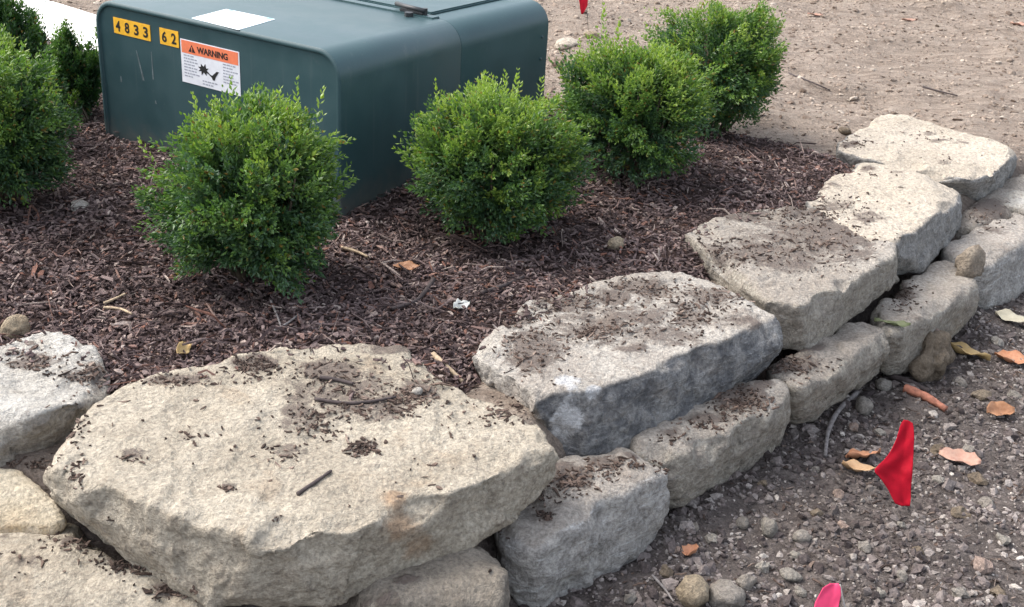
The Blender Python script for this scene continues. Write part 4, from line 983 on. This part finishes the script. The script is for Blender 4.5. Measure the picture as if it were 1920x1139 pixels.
leaf('pinkish torn leaf on the gravel right of the red flag', 1797, 868, 62, 44, R(-25), 'l_pk', .4, R(10), .008, lobed=True)
leaf('long yellow leaf beside the brown mud lump', 1806, 668, 84, 42, R(-48), 'l_ye', .4, R(-20), .010)
leaf('red orange leaf at the right edge near the yellow leaf', 1900, 682, 60, 40, R(-20), 'l_or', .4, 0, .008, lobed=True)
leaf('pale buff leaf at the right edge close to the wall', 1902, 606, 60, 30, R(-30), 'l_pa', .4, R(10), .008)
leaf('brown curled leaf at the right edge above the pinkish leaf', 1872, 782, 46, 40, R(10), 'l_br', .7, R(15), .008)
leaf('bright orange leaf scrap at the wall foot near bottom', 1296, 1044, 36, 32, R(60), 'l_or', .7, R(-20), .008, lobed=True)
leaf('white torn leaf lying on the mulch', 864, 584, 36, 26, R(50), 'l_wh', .5, R(20), .012, lobed=True)
leaf('small orange leaf standing in the mulch behind the corner stone', 342, 668, 40, 26, R(80), 'l_ye', .6, R(40), .014)
leaf('faded red leaf scrap on the mulch between the two nearest boxwoods', 762, 512, 44, 26, R(10), 'l_br', .5, R(10), .012)
leaf('small red leaf on the distant tan dirt behind the farthest boxwood', 1705, 40, 26, 9, R(10), 'l_pk', .2)
leaf('red leaf at the top right corner on tan dirt', 1912, 48, 30, 10, R(0), 'l_pk', .2)
leaf('tiny pinkish leaf on tan dirt at the top', 1528, 30, 24, 7, R(-10), 'l_pk', .2)
db = at(1346, 122, np.dot(P(1335, 222) - [0, 0, CAM_H], _f) - .21)
leaf('dead brown leaf caught in the farthest boxwood', 0, 0, 42, 20, R(15), 'l_br', .6, R(40), 0, pos=db)
leaf('strip of green moss on the edge of the blocky lower stone', 1672, 610, 56, 16, R(-12), 'l_gr', .2, 0, .005, 'moss', 'moss')

M['st_re'] = plain('stick red', (.33, .13, .08), .8, .3, 90); M['st_dk'] = plain('stick dark', (.06, .045, .042), .85, .3, 90)
M['st_gy'] = plain('stick grey', (.20, .18, .17), .85, .3, 90); M['st_st'] = plain('straw', (.38, .29, .19), .8, .25, 90)
def stick(label, pts, r_px, mat, lift=.004, name='twig', arch=0.):
    W = [hit(*p_) for p_ in pts]; dep = np.linalg.norm(W[0] - [0, 0, CAM_H]); rad = r_px * dep / FPX
    n = 14; tt = np.linspace(0, len(W) - 1, n); Wa = np.array(W); q_ = []
    for x in tt:
        i = min(int(x), len(W) - 2); f_ = x - i; p0 = Wa[max(i - 1, 0)]; p1, p2 = Wa[i], Wa[i + 1]; p3_ = Wa[min(i + 2, len(W) - 1)]
        q_.append(.5 * ((2 * p1) + (-p0 + p2) * f_ + (2 * p0 - 5 * p1 + 4 * p2 - p3_) * f_ ** 2 + (-p0 + 3 * p1 - 3 * p2 + p3_) * f_ ** 3))
    q_ = np.array(q_); q_[:, 2] += lift + rad * .6 + arch * np.sin(np.linspace(0, np.pi, n)); c0 = q_.mean(0)
    rr_ = random.Random(len(label)); tp = [(1.1 - .4 * i / n) * rr_.uniform(.88, 1.12) for i in range(n)]
    o = link(name, bm_mesh(name, tube(q_ - c0, rad, 7, tp), M[mat], True), None, tuple(c0)); o['label'] = label; o['category'] = 'twig'; return o
stick('reddish brown stick on the soil below the blocky lower stone', [(1695, 735), (1735, 752), (1772, 775)], 8, 'st_re')
stick('dark twig at the foot of the wall touching the reddish stick', [(1662, 710), (1700, 722), (1740, 740)], 6, 'st_dk')
stick('curved grey twig running from the wall foot towards the flag', [(1606, 742), (1572, 775), (1552, 815), (1546, 862)], 4.5, 'st_gy', .006)
stick('bent dark twig on mulch between the two nearest boxwoods', [(812, 535), (795, 560), (775, 578), (735, 590)], 4, 'st_dk', .012)
stick('dark twig on mulch just left of the dark faced cap stone', [(902, 560), (940, 548), (980, 530)], 4, 'st_dk', .012)
stick('short dark green twig lying alone on the corner stone', [(558, 930), (590, 908), (621, 886)], 4, 'st_dk', .001)
stick('straw coloured splinter at the back right corner of the corner stone', [(812, 670), (840, 695), (868, 722)], 5, 'st_st', .003)
stick('pale straw on the mulch behind the left cap stones', [(196, 580), (215, 572), (236, 562)], 2.6, 'st_st', .012)
stick('second pale straw forming an angle with the first on the mulch', [(196, 588), (225, 590), (248, 600)], 2.6, 'st_st', .012)
stick('thin straw on mulch below the nearest boxwood', [(508, 575), (520, 605), (527, 625)], 2.2, 'st_gy', .014)
stick('thin crossing straw below the nearest boxwood', [(515, 632), (540, 618), (560, 602)], 2.2, 'st_gy', .014)
stick('light splinter right of the nearest boxwood', [(640, 474), (668, 482), (690, 492)], 3, 'st_st', .012)
stick('thin dark root on tan dirt right of the farthest boxwood', [(1478, 140), (1515, 154), (1556, 172)], 1.5, 'st_dk', .003)
stick('short dark root on tan dirt in the upper right', [(1730, 165), (1765, 175), (1795, 182)], 1.6, 'st_dk', .003)
stick('straight pale splinter in gravel at the bottom below the lower stones', [(1222, 1085), (1245, 1110), (1262, 1135)], 2.4, 'st_gy', .006)
stick('flat dark bark splinter on the corner stone top centre', [(600, 712), (630, 716), (662, 724)], 4, 'st_dk', .002)
stick('long dark bark strip across the corner stone hollow', [(590, 752), (650, 760), (700, 756), (742, 748)], 3.5, 'st_dk', .002)
